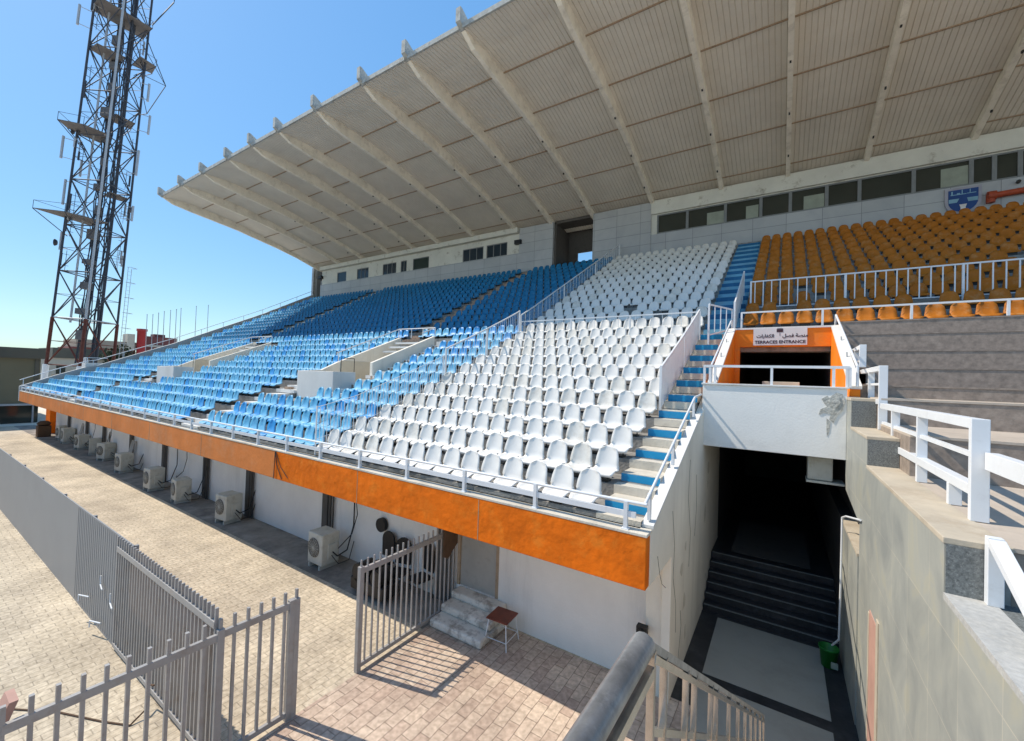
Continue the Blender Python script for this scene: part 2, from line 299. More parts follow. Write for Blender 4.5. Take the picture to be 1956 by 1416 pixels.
# ------------------------------------------------------------------ ground
structure('ground', MB().add([(-900,-600,-.01),(600,-600,-.01),(600,900,-.01),(-900,900,-.01)], [(0,1,2,3)]), 'pale_ground', 'dusty open ground reaching to the horizon')
structure('pavement', MB().add([(-50,-30,0),(3,-30,0),(3,7.2,0),(-50,7.2,0)], [(0,1,2,3)]), 'pale_pavers', 'pale dusty irregular pavers of the long walkway')
structure('forecourt_paving', MB().add([(-5.85,-30,.004),(3,-30,.004),(3,7.1,.004),(-5.85,7.1,.004)], [(0,1,2,3)]), 'pink_pavers', 'pink and buff brick pavers in front of the gate')
structure('overhang_shade_strip', MB().add([(-50,6.06,.003),(-5.86,6.06,.003),(-5.86,7.15,.003),(-50,7.15,.003)], [(0,1,2,3)]), 'shade_strip_concrete', 'dark strip along the foot of the lower wall, painted as overhang shade')  # flat strip coloured dark to deepen the shade under the overhang
g = MB(); g.box(-1.41, 1.0, 7.1, 10.2, -.3, .010)
structure('passage_floor', g, 'tile_black', 'black tile border of the floor in the passage')
g = MB(); g.box(-1.08, .70, 8.0, 10.05, -.3, .016); g.box(-1.08, .70, 6.0, 7.75, -.3, .016)
structure('passage_floor_tiles', g, 'tile_grey', 'pale grey tiled field of the passage floor')
# ------------------------------------------------------------------ grandstand
stand = empty('grandstand', (0,0,0), 'long concrete grandstand with orange parapet and cantilevered canopy', 'grandstand')
VOM = [(-14.45, -15.6, -13.3), (-28.75, -30.0, -27.55)]
def rows_seg(mb, x0, x1, ks):
    for k in ks:
        y0 = EDGE[k]; y1 = EDGE[k+1] if k+1 < NR else WALL_Y
        zb = ZK[k-1]-.12 if k else 2.6
        mb.box(x0, x1, y0, y1+(.12 if k+1 < NR else 0), zb, ZK[k])
t = MB()
HOLE = range(4, 11)   # rows cut by a vomitory
lo = [k for k in range(NR)]
segs = [(XL, VOM[1][1]-.001, 0), (VOM[1][1], VOM[1][2], 1), (VOM[1][2]+.001, VOM[0][1]-.001, 0), (VOM[0][1], VOM[0][2], 1), (VOM[0][2]+.001, -1.555, 0)]
for x0, x1, h in segs: rows_seg(t, x0, x1, [k for k in lo if not (h and k in HOLE)])
rows_seg(t, -1.5545, 20, [k for k in lo if k >= 11])
t.box(-1.5545, 1.3, 13.98, 14.52, 6.0, 6.34); t.box(1.3, 20, 14.1, 14.52, 5.5, 6.6)
t.box(XL, -1.555, 5.62, 5.67, 2.7, 3.06)
t.box(XL, -1.555, 5.6, 5.70, 2.62, 3.03)
t.build('terrace', 'terrace_concrete', stand)
# underside slab so that no light leaks in
us = MB(); us.prism_x([(5.6,2.6),(9.0,2.65),(9.0,2.55),(5.6,2.5)], XL, -1.56); us.build('soffit', 'concrete', stand)
MB().box(-10.39, XR-.004, 5.43, 5.60, 2.35, 3.02).build('fascia', 'orange_paint', stand, .012)
fo_ = MB().box(XL-.05, -10.41, 5.434, 5.60, 2.352, 3.02).build('fascia', 'orange_faded', stand, .012); fo_['label'] = 'faded terracotta far stretch of the orange parapet'
jt = MB()
for x in (-4.1,-7.2): jt.box(x-.006,x+.006,5.427,5.432,2.36,3.01)
for i in range(7): jt.box(-14.6-4.3*i,-14.585-4.3*i,5.430,5.436,2.36,3.01)
jt.build('parapet_joints', 'rust_edge', stand)
fc = MB(); fc.box(XL-.05, XR+.002, 5.425, 5.68, 3.02, 3.06); fc.build('parapet_cap', 'cream_concrete', stand, .008)
so_ = MB(); so_.box(XL, -1.56, 5.61, 7.2, 2.42, 2.5); so_.build('overhang', 'white_wall', stand)
# lower wall with pilasters
lw = MB()
lw.box(XL+.3, -5.9, 7.15, 7.4, 0, 2.42); lw.box(-4.85, -1.8, 7.15, 7.4, 0, 2.42); lw.box(-5.9, -4.85, 7.15, 7.4, 0, .45); lw.box(-5.9, -4.85, 7.15, 7.4, 2.0, 2.42)
lw.build('lower_wall', 'under_wall', stand)
pl = MB(); pl.box(-1.8, -1.551, 6.98, 7.3, 0, 2.42); pl.build('pillar', 'side_wall_paint', stand)
for x in (-6.35, -10.76, -15.2, -18.6, -22.8, -27.1, -31.6, -35.0, -39.2):
    MB().box(x-.12, x+.12, 7.06, 7.16, 0, 2.41).tube((x+.24, 7.08, 0), (x+.24, 7.08, 2.4), .04, 8).tube((x+.36, 7.09, 0), (x+.36, 7.09, 2.4), .025, 6).build('pilaster', 'dark_recess', stand)
# side wall of the stand, along the passage
sw = MB(); sw.prism_x([(5.604,2.33),(6.92,2.28),(6.92,0),(26,0),(26,6.0),(13.9,6.0),(10.2,4.62),(9.5,4.36),(9.3,4.33),(5.7,3.05),(5.604,3.01)], -1.55, XR)
sw.build('side_wall', 'side_wall_paint', stand, .01)
sc = MB(); sc.prism_x([(5.70,3.06),(9.3,4.34),(9.3,4.38),(5.70,3.10)], -1.56, -1.40); sc.build('side_coping', 'white_wall', stand)
ck = MB()
for pts in ([(6.0,2.6),(6.15,2.3),(6.3,2.1),(6.55,1.95)],[(6.9,3.0),(7.1,2.4),(7.05,1.9),(7.3,1.4),(7.35,.9)],[(8.3,3.6),(8.2,2.9),(8.5,2.2),(8.4,1.6)],[(9.0,3.2),(9.1,2.5),(8.95,2.0)],[(7.6,.3),(7.8,.8),(7.7,1.1)]):
    ck.path([(XR+.002,y,z) for y, z in pts], .004, 4)
ck.build('cracks', 'dark_recess', stand)
rp = MB(); random.seed(4)
for i in range(9):
    y = random.uniform(7.3,11); z = random.uniform(.2,3.2); w_ = random.uniform(.05,.16); rp.prism_x([(y+w_*math.cos(2*math.pi*j/8)*random.uniform(.5,1.2), z+w_*1.4*math.sin(2*math.pi*j/8)*random.uniform(.5,1.2)) for j in range(8)], XR+.0005, XR+.004)
rp.build('plaster_patches', 'cream_concrete', stand)
# tunnel below, and the front balcony
tn = MB()
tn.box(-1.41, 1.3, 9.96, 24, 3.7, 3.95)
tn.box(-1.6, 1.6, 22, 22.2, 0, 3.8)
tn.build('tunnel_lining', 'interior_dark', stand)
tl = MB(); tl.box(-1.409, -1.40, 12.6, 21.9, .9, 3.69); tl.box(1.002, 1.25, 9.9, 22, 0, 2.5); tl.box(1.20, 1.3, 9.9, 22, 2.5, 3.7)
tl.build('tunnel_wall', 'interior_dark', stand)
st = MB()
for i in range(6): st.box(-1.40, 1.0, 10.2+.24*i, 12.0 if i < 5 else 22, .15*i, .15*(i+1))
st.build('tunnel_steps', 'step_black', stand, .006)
for i in range(6): MB().box(-1.38, .98, 10.188+.24*i, 10.23+.24*i, .15*(i+1)-.01, .15*(i+1)+.004).build('nosing', 'granite_grey', stand)
MB().box(-1.0, .6, 11.7, 14.5, .9, .906).build('landing_tiles', 'dark_recess', stand)
MB().box(-1.45, 1.0, 9.8, 9.95, 3.69, 5.0).build('balcony_front', 'balcony_paint', stand, .01)
pp = MB()
pp.prism_y([(.62,4.80),(.70,4.86),(.74,4.83),(.84,4.93),(.93,4.90),(.97,4.76),(.93,4.60),(.85,4.50),(.80,4.36),(.74,4.42),(.76,4.52),(.66,4.55),(.58,4.50),(.60,4.60),(.70,4.66),(.66,4.72)], 9.788, 9.799)
pp.prism_y([(.70,4.44),(.76,4.38),(.745,4.20),(.71,4.10),(.70,4.26)], 9.793, 9.799)
pp.prism_y([(.72,4.76),(.88,4.86),(.90,4.74),(.82,4.62)], 9.776, 9.788)
pp.build('peeling_plaster', 'plaster_grey', stand)
MB().box(-1.47, 1.02, 9.77, 9.99, 5.0, 5.035).build('balcony_cap', 'white_wall', stand, .006)
MB().box(-1.45, 1.2, 9.96, 14.0, 4.6, 4.86).build('balcony_floor', 'cream_concrete', stand)
# front portal with orange wings
def portal(cx0, cx1, wingmat, inner, y0, lintel, deep):
    for xa, xb in ((cx0-.16, cx0), (cx1, cx1+.16)): MB().prism_x([(y0,4.6),(13.8,4.6),(13.8,6.62),(y0,zt(y0)+.35)], xa, xb).build('portal_wing', wingmat, stand, .01)
    for xa, xb in ((cx0-.18, cx0+.005), (cx1-.005, cx1+.18)): MB().prism_x([(y0-.03,zt(y0)+.35),(13.8,6.62),(13.8,6.68),(y0-.03,zt(y0)+.41)], xa, xb).build('portal_coping', 'white_wall', stand)
    r = MB(); r.box(cx0, cx1, 13.75, 13.97, 6.12, 6.62) if lintel else None
    if lintel:
        r.box(cx0, cx0+.13, 13.75, 13.97, 4.86, 6.12); r.build('lintel', wingmat, stand, .008)
        MB().box(cx0-.02, cx1+.02, 13.72, 13.98, 6.62, 6.67).build('lintel_cap', 'white_wall', stand)
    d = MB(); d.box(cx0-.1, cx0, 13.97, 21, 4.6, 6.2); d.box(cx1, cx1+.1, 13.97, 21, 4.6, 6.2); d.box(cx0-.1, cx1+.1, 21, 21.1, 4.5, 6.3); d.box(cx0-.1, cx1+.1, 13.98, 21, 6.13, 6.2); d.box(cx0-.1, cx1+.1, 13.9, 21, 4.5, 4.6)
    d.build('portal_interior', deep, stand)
portal(-1.2, 1.05, 'orange_portal', None, 10.0, True, 'interior_dark')
MB().box(-.45, .35, 12.6, 12.9, 4.86, 5.13).build('portal_kerb', 'cream_paint', stand, .01)
for c, x0, x1 in VOM:
    MB().prism_x([(10.5,4.0),(13.85,4.0),(13.85,6.78),(10.5,5.42)], x1-.14, x1+.02).build('vomitory_wing', 'side_wall_paint', stand, .012)
    MB().prism_x([(8.96,3.6),(13.85,3.9),(13.85,6.78),(10.5,5.42),(9.8,5.08),(8.96,5.02)], x0-.02, x0+.14).build('vomitory_wing', 'side_wall_paint', stand, .012)
    MB().box(x0+.12, x1+.08, 8.8, 8.95, 4.0, 5.02).box(x1-.08, x1+.07, 8.95, 9.72, 4.0, 5.02).build('vomitory_parapet', 'white_wall', stand, .012)
    MB().box(x0+.1, x1-.1, 8.9, 13.8, 3.9, 4.1).box(x0+.1, x1-.1, 13.55, 13.7, 4.1, 6.2).build('vomitory_floor', 'cream_paint', stand)
    MB().box(x0+.145, x0+.165, 10.6, 13.4, 4.1, 5.5).build('vomitory_lining', 'cream_paint', stand)
    s_ = MB()
    for k, yy in enumerate((12.7, 13.05, 13.4)): s_.bar((x0+.4, yy, 6.0+.22*k), (x1-.2, yy+.1, 6.0+.22*k), .3, .08)
    s_.build('vomitory_slab', 'white_wall', stand)
# far end parapet
fp = MB(); pr = [(5.43,3.02)]
ys = [5.43,7.0,8.6,9.2,10.8,13.8,17,20.8,26.1]; zs = [3.35,4.1,4.78,4.92,5.65,6.98,8.6,10.5,13.45]
fp.prism_x([(5.43,2.35)]+[(26.1,2.35)]+[(y,z) for y,z in list(zip(ys,zs))[::-1]], XL-.3, XL)
fp.build('end_parapet', 'grey_panel', stand)
MB().box(XL-1.3, XL-.3, 8.6, 9.9, 4.3, 5.1).build('end_balcony', 'white_wall', stand)
MB().box(XL-1.3, XL-.0, 6.9, 7.4, 0, 2.4).build('end_pier', 'orange_paint', stand)
# stair in blue paint beside the passage
SX0, SX1 = -2.165, -1.555
cs = MB(); bs = MB()
for k in range(0, 11):
    y = YK[k]; zt_ = ZK[k]+(ZK[k+1]-ZK[k])*.5
    cs.box(SX0, SX1, y, EDGE[k+1]+.02, ZK[k]-.05, zt_)
    MB().box(SX0-.004, SX1-.002, y-.006, y, ZK[k]+.01, zt_-.012).build('painted_riser', 'blue_step_paint', stand)
    cs.box(SX0-.02, SX1-.002, EDGE[k]-.004, EDGE[k]+.2, ZK[k]-.14, ZK[k]+.004)
cs.build('stair', 'cream_concrete', stand)
us_ = MB()
for k in range(11, NR-1):
    y = YK[k]; zt_ = ZK[k]+(ZK[k+1]-ZK[k])*.5; x1 = -1.12 if k > 11 else -1.5
    us_.box(SX0, x1, y, EDGE[k+1]+.02, ZK[k]-.05, zt_)
    us_.box(SX0, x1, EDGE[k]-.004, EDGE[k]+.3, ZK[k]-.30, ZK[k]+.004)
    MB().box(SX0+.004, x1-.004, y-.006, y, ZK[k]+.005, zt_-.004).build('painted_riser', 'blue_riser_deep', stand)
us_.build('upper_stair', 'blue_worn_paint', stand)
# aisles through the blue blocks
def aisle(x0, x1, ks, m):
    a = MB()
    for k in ks:
        if k+1 < NR: a.box(x0, x1, YK[k], EDGE[k+1]+.02, ZK[k]-.05, ZK[k]+(ZK[k+1]-ZK[k])*.5); a.box(x0-.24, x1+.24, EDGE[k]-.004, EDGE[k]+.28, ZK[k]-.12, ZK[k]+.005)
    a.build('aisle_steps', m, stand)
AIS = [(-16.55, -15.75, range(0, 5), 'white_wall'), (-13.25, -12.65, range(4, 11), 'white_wall'), (-15.9, -15.2, range(11, 26), 'rubble'),
       (-31.3, -30.5, range(0, 5), 'white_wall'), (-27.5, -26.9, range(4, 11), 'white_wall'), (-32.0, -31.2, range(11, 26), 'cream_concrete')]
for a in AIS: aisle(*a)
for k in list(range(1,5)): MB().box(-16.3, -16.0, EDGE[k]+.05, EDGE[k]+.25, ZK[k], ZK[k]+.1).build('broken_brick', 'rubble', stand)
for k in list(range(5,11)):
    for j in range(3): MB().box(-13.2+.2*j, -13.08+.2*j, EDGE[k]-.006, EDGE[k]+.02, ZK[k]-.30, ZK[k]-.02).build('broken_brick', 'rubble', stand)
# ---- back wall
WX = 30
bw = MB(); bw.box(-42.5, -16.85, 26.30, 26.5, 12.3, 14.45); bw.box(-16.85, -14.0, 26.25, 26.5, 12.3, 16.3)
bw.box(-10.95, -7.1, 26.25, 26.5, 12.3, 16.3); bw.box(-7.1, WX, 26.30, 26.5, 12.3, 14.25)
bw.box(-44.2, -43.4, 26.3, 28, 12, 16.5)
bw.build('panelled_wall', 'panel_wall', stand)
wins = [(-39.6,-38.05,'window_blue',1), (-36.3,-34.5,'window_blue',3), (-32.4,-30.5,'window_blue',3), (-29.9,-29.1,'window_blue',2), (-28.3,-26.3,'window_green',1), (-22.45,-20.3,'window_blue',3), (-20.0,-18.0,'window_blue',3)]
uw = MB(); prev = -42.3
for x0, x1, m, c in wins: uw.box(prev, x0, 26.36, 26.5, 14.4, 16.4); uw.box(x0, x1, 26.36, 26.5, 15.5, 16.4); prev = x1
uw.box(prev, -16.85, 26.36, 26.5, 14.4, 16.4)
uw.build('upper_wall', 'upper_white', stand)
for x0, x1, m, c in wins:
    f = MB(); zz0, zz1 = 14.45, 15.5
    f.box(x0, x1, 26.39, 26.45, zz0, zz0+.06); f.box(x0, x1, 26.39, 26.45, zz1-.06, zz1); f.box(x0, x0+.06, 26.39, 26.45, zz0+.06, zz1-.06); f.box(x1-.06, x1, 26.39, 26.45, zz0+.06, zz1-.06)
    for i in range(1, c): xx = x0+(x1-x0)*i/c; f.box(xx-.03, xx+.03, 26.40, 26.44, zz0+.06, zz1-.06)
    fo = f.build('window', 'window_frame', stand); MB().box(x0+.06, x1-.06, 26.425, 26.435, zz0+.06, zz1-.06).build('pane', m, fo)
for x in (-42.35, -16.9): MB().box(x-.28, x+.28, 26.05, 26.34, 15.1, 15.4).build('speaker_box', 'black_plastic', stand)
# end recess at the left
MB().box(-43.4, -42.45, 27.5, 27.6, 12.3, 16.4).box(-42.5, -42.4, 26.5, 27.6, 12.3, 16.4).build('end_recess', 'cream_paint', stand)
MB().box(-42.46, -42.36, 26.32, 27.5, 13.2, 14.9).build('end_door', 'grey_metal', stand)
# open entrance in the back wall
oe = MB(); oe.box(-14.0, -13.85, 26.5, 28.6, 12.3, 16.3); oe.box(-10.95, -10.8, 26.5, 28.6, 12.3, 16.3); oe.box(-14.0, -10.8, 26.5, 28.6, 16.2, 16.4); oe.box(-14, -10.8, 26.3, 28.6, 12.2, 12.4); oe.box(-13.85, -13.1, 28.6, 28.7, 12.3, 16.3); oe.box(-13.1, -10.9, 28.6, 28.7, 14.55, 16.3)
oe.build('back_entrance', 'dark_recess', stand)
MB().box(-13.1, -10.95, 28.5, 28.6, 12.4, 13.85).build('entrance_screen', 'dark_metal', stand)
# press windows on the right
pw = MB(); pw.box(-7.1, WX, 26.34, 26.5, 15.45, 16.4); pw.box(-7.1, -6.75, 26.34, 26.5, 14.25, 15.45); pw.build('press_wall', 'upper_white', stand)
MB().box(-7.1, WX, 26.2, 26.5, 15.5, 16.35).build('eaves_beam', 'upper_white', stand, .02)
MB().box(-42.3, -16.9, 26.0, 26.36, 15.95, 16.35).build('eaves_beam', 'upper_white', stand, .02)
xs = [-6.75,-5.0,-2.95,-1.2,.15,1.7,3.0,4.97,6.85,7.55,8.3,9.2,10.4,11.6,13,14.5,16,18,20,22,25,28]
for a, b in zip(xs[:-1], xs[1:]):
    f = MB(); f.box(a+.02, a+.09, 26.36, 26.46, 14.27, 15.45); f.box(b-.06, b+.02, 26.36, 26.46, 14.27, 15.45); f.box(a+.09, b-.06, 26.36, 26.46, 14.26, 14.34); f.box(a+.09, b-.06, 26.36, 26.46, 15.38, 15.45)
    fo = f.build('window', 'window_frame', stand); MB().box(a+.09, b-.06, 26.42, 26.43, 14.34, 15.38).build('pane', 'window_dark', fo)
for a, b in ((-3.9,-3.0), (.75,1.62) , (-1.0,-.1) if False else (-1.9,-1.3), (5.9,6.78)):
    MB().box(a, b, 26.40, 26.41, 14.36, 15.05 if a < 5 else 15.2).build('blind', 'curtain', stand)
MB().box(-44.5, -14.0, 28.2, 28.4, 0, 16.4).box(-10.8, WX, 28.2, 28.4, 0, 16.4).box(-14.0, -10.8, 28.2, 28.4, 0, 12.2).box(XL-.2, XL-.3, 26.1, 28.2, 0, 16.4).build('rear_wall', 'concrete', stand)
# ------------------------------------------------------------------ canopy
roof_pts = [(12.42,18.98),(13.9,19.06),(15.3,19.0),(16.8,18.84),(18.2,18.6),(20.6,18.05),(23.2,17.38),(25.8,16.7),(28.2,16.1)]
def roofz(y):
    for (a, za), (b, zb) in zip(roof_pts[:-1], roof_pts[1:]):
        if y <= b: return za+(zb-za)*(y-a)/(b-a)
    return roof_pts[-1][1]
BX = [-43.1,-39.05,-35.2,-31.3,-28.1,-25.0,-21.2,-17.3,-14.2,-11.07,-7.05,-3.16,.03,3.25,6.91,10.8,14.7,17.8,20.9,24.7]
PUR = [15.3, 18.0, 20.55, 23.1, 25.75]
def corrugated(x0, x1):
    mb = MB(); per = .19; nc = int((x1-x0)/per); n = nc*4; cols = []
    for i in range(n+1):
        x = x0+(x1-x0)/nc*(i//4+(0, .72, .80, .92)[i % 4]); ph = i % 4; dz = (0, 0, .03, .03)[ph]
        cols.append((x, dz))
    vs = []; m = len(roof_pts)
    for x, dz in cols:
        for y, z in roof_pts: vs.append((x, y, z+dz))
    fs = []
    for i in range(n):
        for j in range(m-1): fs.append((i*m+j, i*m+j+1, (i+1)*m+j+1, (i+1)*m+j))
    mb.add(vs, fs); return mb
for a, b in zip(BX[:-1], BX[1:]):
    sh = corrugated(a+.085, b-.085).build('roof_sheet', 'roof_sheet', stand); sm = sh.modifiers.new('s', 'SOLIDIFY'); sm.thickness = .02; sm.offset = 1
ed = MB()
for a, b in zip(BX[:-1], BX[1:]): ed.box(a+.102, b-.102, 12.36, 12.44, 18.92, 19.12)
ed.build('roof_edge', 'roof_edge', stand)
for a, b in zip(BX[:-1], BX[1:]):
    for y in PUR:
        z = roofz(y); MB().box(a+.102, b-.102, y-.028, y+.028, z-.065, z-.022).build('purlin', 'rust_edge', stand)
bb = [(12.25,19.60),(12.75,19.36),(13.1,19.22),(13.6,19.2),(18.2,18.8),(26.4,16.75),(28.2,16.3),(28.2,15.8),(26.35,16.15),(24,16.85),(22,17.3),(18.1,18.0),(14.5,18.42),(13.2,18.62),(12.45,18.98),(12.2,19.12)]
for x in BX:
    MB().prism_x(bb, x-.10, x+.10).build('roof_beam', 'beam_concrete', stand, .008)
    MB().prism_x([(12.19,19.10),(12.19,19.66),(12.3,19.66),(12.78,19.41),(13.12,19.26),(13.12,19.2),(12.5,18.93)], x-.112, x+.112).build('beam_tip', 'roof_edge', stand)
    if x > -36:
        for y in (16.6, 19.2, 21.8, 24.4): MB().box(x-.03, x+.03, y, y+.09, roofz(y)-.62, roofz(y)-.54).build('beam_bracket', 'dark_metal', stand)
MB().tube((XL-.15,26.4,0),(XL-.15,26.4,16.3),.06).build('downpipe', 'white_metal', stand)
# ------------------------------------------------------------------ right side: stone tiers and wall
vip = empty('stone_terrace', (0,0,0), 'stepped dark granite terrace below the orange seats', 'terrace')
tiers = [(4.3,3.95),(7.05,4.46),(8.9,4.87),(10.1,5.10),(11.0,5.46),(11.9,5.87),(12.8,6.33),(13.62,6.74)]
for i, (y, z) in enumerate(tiers):
    y1 = tiers[i+1][0] if i+1 < len(tiers) else 14.2; zb = tiers[i-1][1] if i else 3.0
    x0 = 1.335
    if y > 9.9: x0 = 1.22
    MB().box(x0, 30, y, y1+.1, zb-.3, z-.03).build('tier_riser', 'granite_dark', vip)
    MB().box(x0, 30, y-.012, y1+.0, z-.03, z).build('tread', 'floor_cream' if i < 3 else 'granite_dark', vip)
MB().box(1.23, 30, -6, 4.3, 3.2, 3.55).build('lower_landing', 'granite_grey', vip)
mw = empty('marble_wall', (0,0,0), 'veined grey green marble wall with stepped caps beside the passage', 'wall')
m_ = MB()
m_.prism_x([(-6,0),(8.13,0),(8.13,2.98),(9.8,3.16),(9.95,3.7),(10.2,4.80),(9.25,4.80),(9.25,4.31),(7.58,4.31),(7.58,3.91),(4.27,3.91),(4.27,3.52),(-6,3.52)], 1.0, 1.22)
m_.build('marble_face', 'marble_wall', mw)
MB().box(.99, 1.335, 7.57, 9.25, 4.31, 4.355).box(.99, 1.335, 4.26, 7.57, 3.91, 3.955).box(.99, 1.335, 9.24, 10.2, 4.80, 4.85).build('cap_stone', 'stone_cap', mw, .005)
MB().box(.995, 1.25, -6, 4.262, 3.515, 3.56).build('cap_stone', 'stone_cap_grey', mw)
MB().box(1.005, 1.33, 7.56, 7.60, 3.955, 4.31).box(1.005, 1.24, 4.255, 4.29, 3.56, 3.91).box(1.005, 1.33, 9.235, 9.26, 4.355, 4.80).build('cap_end', 'granite_grey', mw)
MB().box(1.22, 1.334, 4.3, 10.2, 3.0, 3.91).build('backing', 'concrete', mw)
MB().box(.985, 1.3, 8.14, 10.2, 0, 2.50).build('lower_wall', 'marble_wall', mw)
MB().box(.975, 1.3, 8.135, 10.2, 2.50, 2.54).build('ledge', 'stone_cap', mw)
MB().box(.988, 1.0, 6.55, 6.68, 0, 2.25).box(.988, 1.0, 7.15, 7.22, 0, 2.1).build('door_frame', 'stone_cap', mw)
MB().box(.992, 1.0, 6.68, 7.15, 0, 2.15).build('door_leaf', 'pink_paint', mw)
# ------------------------------------------------------------------ passage stair below the camera
ps = MB()
for i in range(14): ps.box(-.05, .97, 1.0+.3*i, 1.32+.3*i, 0, 3.0-.2*i)
o = ps.build('concrete_staircase', 'concrete'); tag(o, 'steep concrete staircase descending into the passage by the steel handrail', 'staircase')
hr = empty('steel_handrail', (-.3, 1.15, 4.3), 'stainless steel stair handrail with a thick galvanised top tube', 'handrail')
def rel(p, o): return (p[0]-o[0], p[1]-o[1], p[2]-o[2])
HO = (-.3, 1.15, 4.3); P0 = (-.30, 1.15, 4.3); P1 = (-.12, 5.4, 1.42); PA = (-.33, .1, 4.3)
MB().tube(rel(PA,HO), rel(P0,HO), .031, 16).build('top_tube', 'galvanised', hr)
MB().bar(rel((-.30,1.17,4.29),HO), rel(P1,HO), .034, .022).build('sloping_rail', 'galvanised', hr)
def lerp(a, b, t): return tuple(a[i]+(b[i]-a[i])*t for i in range(3))
MB().bar(rel((-.29,1.2,4.24),HO), rel((P1[0]+.01,P1[1],P1[2]-.06),HO), .022, .02).build('upper_rail', 'steel_tube', hr)
MB().bar(rel((-.31,.1,4.235),HO), rel((-.285,1.15,4.235),HO), .03, .03).build('upper_rail', 'steel_tube', hr)
MB().bar(rel((-.29,1.2,4.04),HO), rel((P1[0],P1[1],P1[2]-.28),HO), .016, .02).build('middle_rail', 'steel_tube', hr)
for i in range(13):
    t_ = (0, .03, .10, .135, .22, .255, .36, .46, .56, .66, .76, .88, .99)[i]; p = lerp(P0, P1, t_)
    MB().bar(rel((p[0]+.01,p[1]+.05,p[2]-.04),HO), rel((p[0]+.01,p[1]+.05,max(.1,p[2]-1.0)),HO), .02, .02).build('baluster', 'steel_tube', hr)
for y in (.55, .75, .98): MB().bar(rel((-.31,y,4.25),HO), rel((-.31,y,3.3),HO), .02, .02).build('baluster', 'steel_tube', hr)
# ------------------------------------------------------------------ seats
def seat_shell(nx, ny, w=.425, thick=.012, mats=0):
    prof = []   # (y,z,halfwidth)
    P = [(-.165,-.045,.172),(-.160,-.012,.198),(-.09,.010,.212),(.0,-.004,.214),(.07,-.004,.210),(.118,.035,.206),(.145,.12,.200),(.172,.22,.190),(.196,.32,.172),(.208,.372,.150),(.214,.398,.105)]
    if ny < len(P): idx = [round(i*(len(P)-1)/(ny-1)) for i in range(ny)]; P = [P[i] for i in idx]
    vs = []; n = nx
    for j, (y, z, hw) in enumerate(P):
        for i in range(n):
            u = -1+2*i/(n-1); e = u*u
            if j < len(P)*.5: vs.append((u*hw, y + .012*e*(j > 1), z + .035*e*e*min(1, j/2)))
            else: vs.append((u*hw, y - .042*e, z - .02*e*e*(j > len(P)-4)))
    fs = [(j*n+i, j*n+i+1, (j+1)*n+i+1, (j+1)*n+i) for j in range(len(P)-1) for i in range(n-1)]
    return vs, fs
def solid(vs, fs, t):
    import bmesh
    bm = bmesh.new(); bv = [bm.verts.new(v) for v in vs]
    for f in fs: bm.faces.new([bv[i] for i in f])
    bmesh.ops.recalc_face_normals(bm, faces=bm.faces)
    bmesh.ops.solidify(bm, geom=bm.faces[:], thickness=t)
    me = bpy.data.meshes.new('shell'); bm.to_mesh(me); bm.free(); return me
SEATZ = .135; PITCH = .455
vs, fs = seat_shell(9, 11); shell_hi = solid(vs, fs, .014)
for p in shell_hi.polygons: p.use_smooth = True
vs2, fs2 = seat_shell(5, 7); shell_lo = solid(vs2, fs2, .016)
for p in shell_lo.polygons: p.use_smooth = True
def shellmesh(src, name, m):
    me = src.copy(); me.name = name; me.materials.clear(); me.materials.append(MATS[m]); return me
wh_shell = shellmesh(shell_hi, 'shell', 'white_plastic'); wd_shell = shellmesh(shell_hi, 'shell_dusty', 'white_plastic_dusty')
brk = MB().box(-.10,.10,-.12,.06,-.135,-.105).tube((-.08,-.05,-.12),(-.08,-.03,-.012),.012,6).tube((.08,-.05,-.12),(.08,-.03,-.012),.012,6).box(-.09,.09,-.1,.05,-.03,-.014).mesh('bracket', 'dark_metal')
def single_seat(m):
    import bmesh
    bm = bmesh.new(); bm.from_mesh(shell_lo); k = len(bm.faces); b2 = MB().box(-.12,.12,-.12,.08,-.135,-.02).mesh('b', 'dark_metal'); bm.from_mesh(b2)
    bm.faces.ensure_lookup_table()
    for f in bm.faces[k:]: f.material_index = 1
    me = bpy.data.meshes.new('seat_mesh'); bm.to_mesh(me); bm.free(); me.materials.append(MATS[m]); me.materials.append(MATS['dark_metal']); return me
blue_mesh = single_seat('blue_plastic_pale'); deep_mesh = single_seat('blue_plastic_deep'); mid_mesh = single_seat('blue_plastic'); orange_mesh = single_seat('orange_plastic')
def blue_src(x, k):  # paler blue for the lower rows and far end, deeper blue above
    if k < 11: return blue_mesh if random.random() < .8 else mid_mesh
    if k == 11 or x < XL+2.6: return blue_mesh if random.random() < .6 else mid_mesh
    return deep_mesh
def seat_y(k): return EDGE[k] + .15
def blocked(x, k):
    for a in AIS:
        if k in a[2] and a[0]-.22 < x < a[1]+.22: return True
    for c, x0, x1 in VOM:
        if 3 <= k <= 10 and x0-.25 < x < x1+.3 and not (k == 3 and False): return True
    return False
white = [(k, i) for k in range(NR-1) for i in range(15)]
cam_p = Vector((0,0,5))
def dist(x, k): return (Vector((x, seat_y(k), ZK[k]))-cam_p).length
missing_w = {(25,7),(25,8),(13,6),(25,5),(12,3)}
white = [w_ for w_ in white if w_ not in missing_w]
white.sort(key=lambda a: dist(-2.41-PITCH*a[1], a[0]))
WS = []
rest = []
proto = None
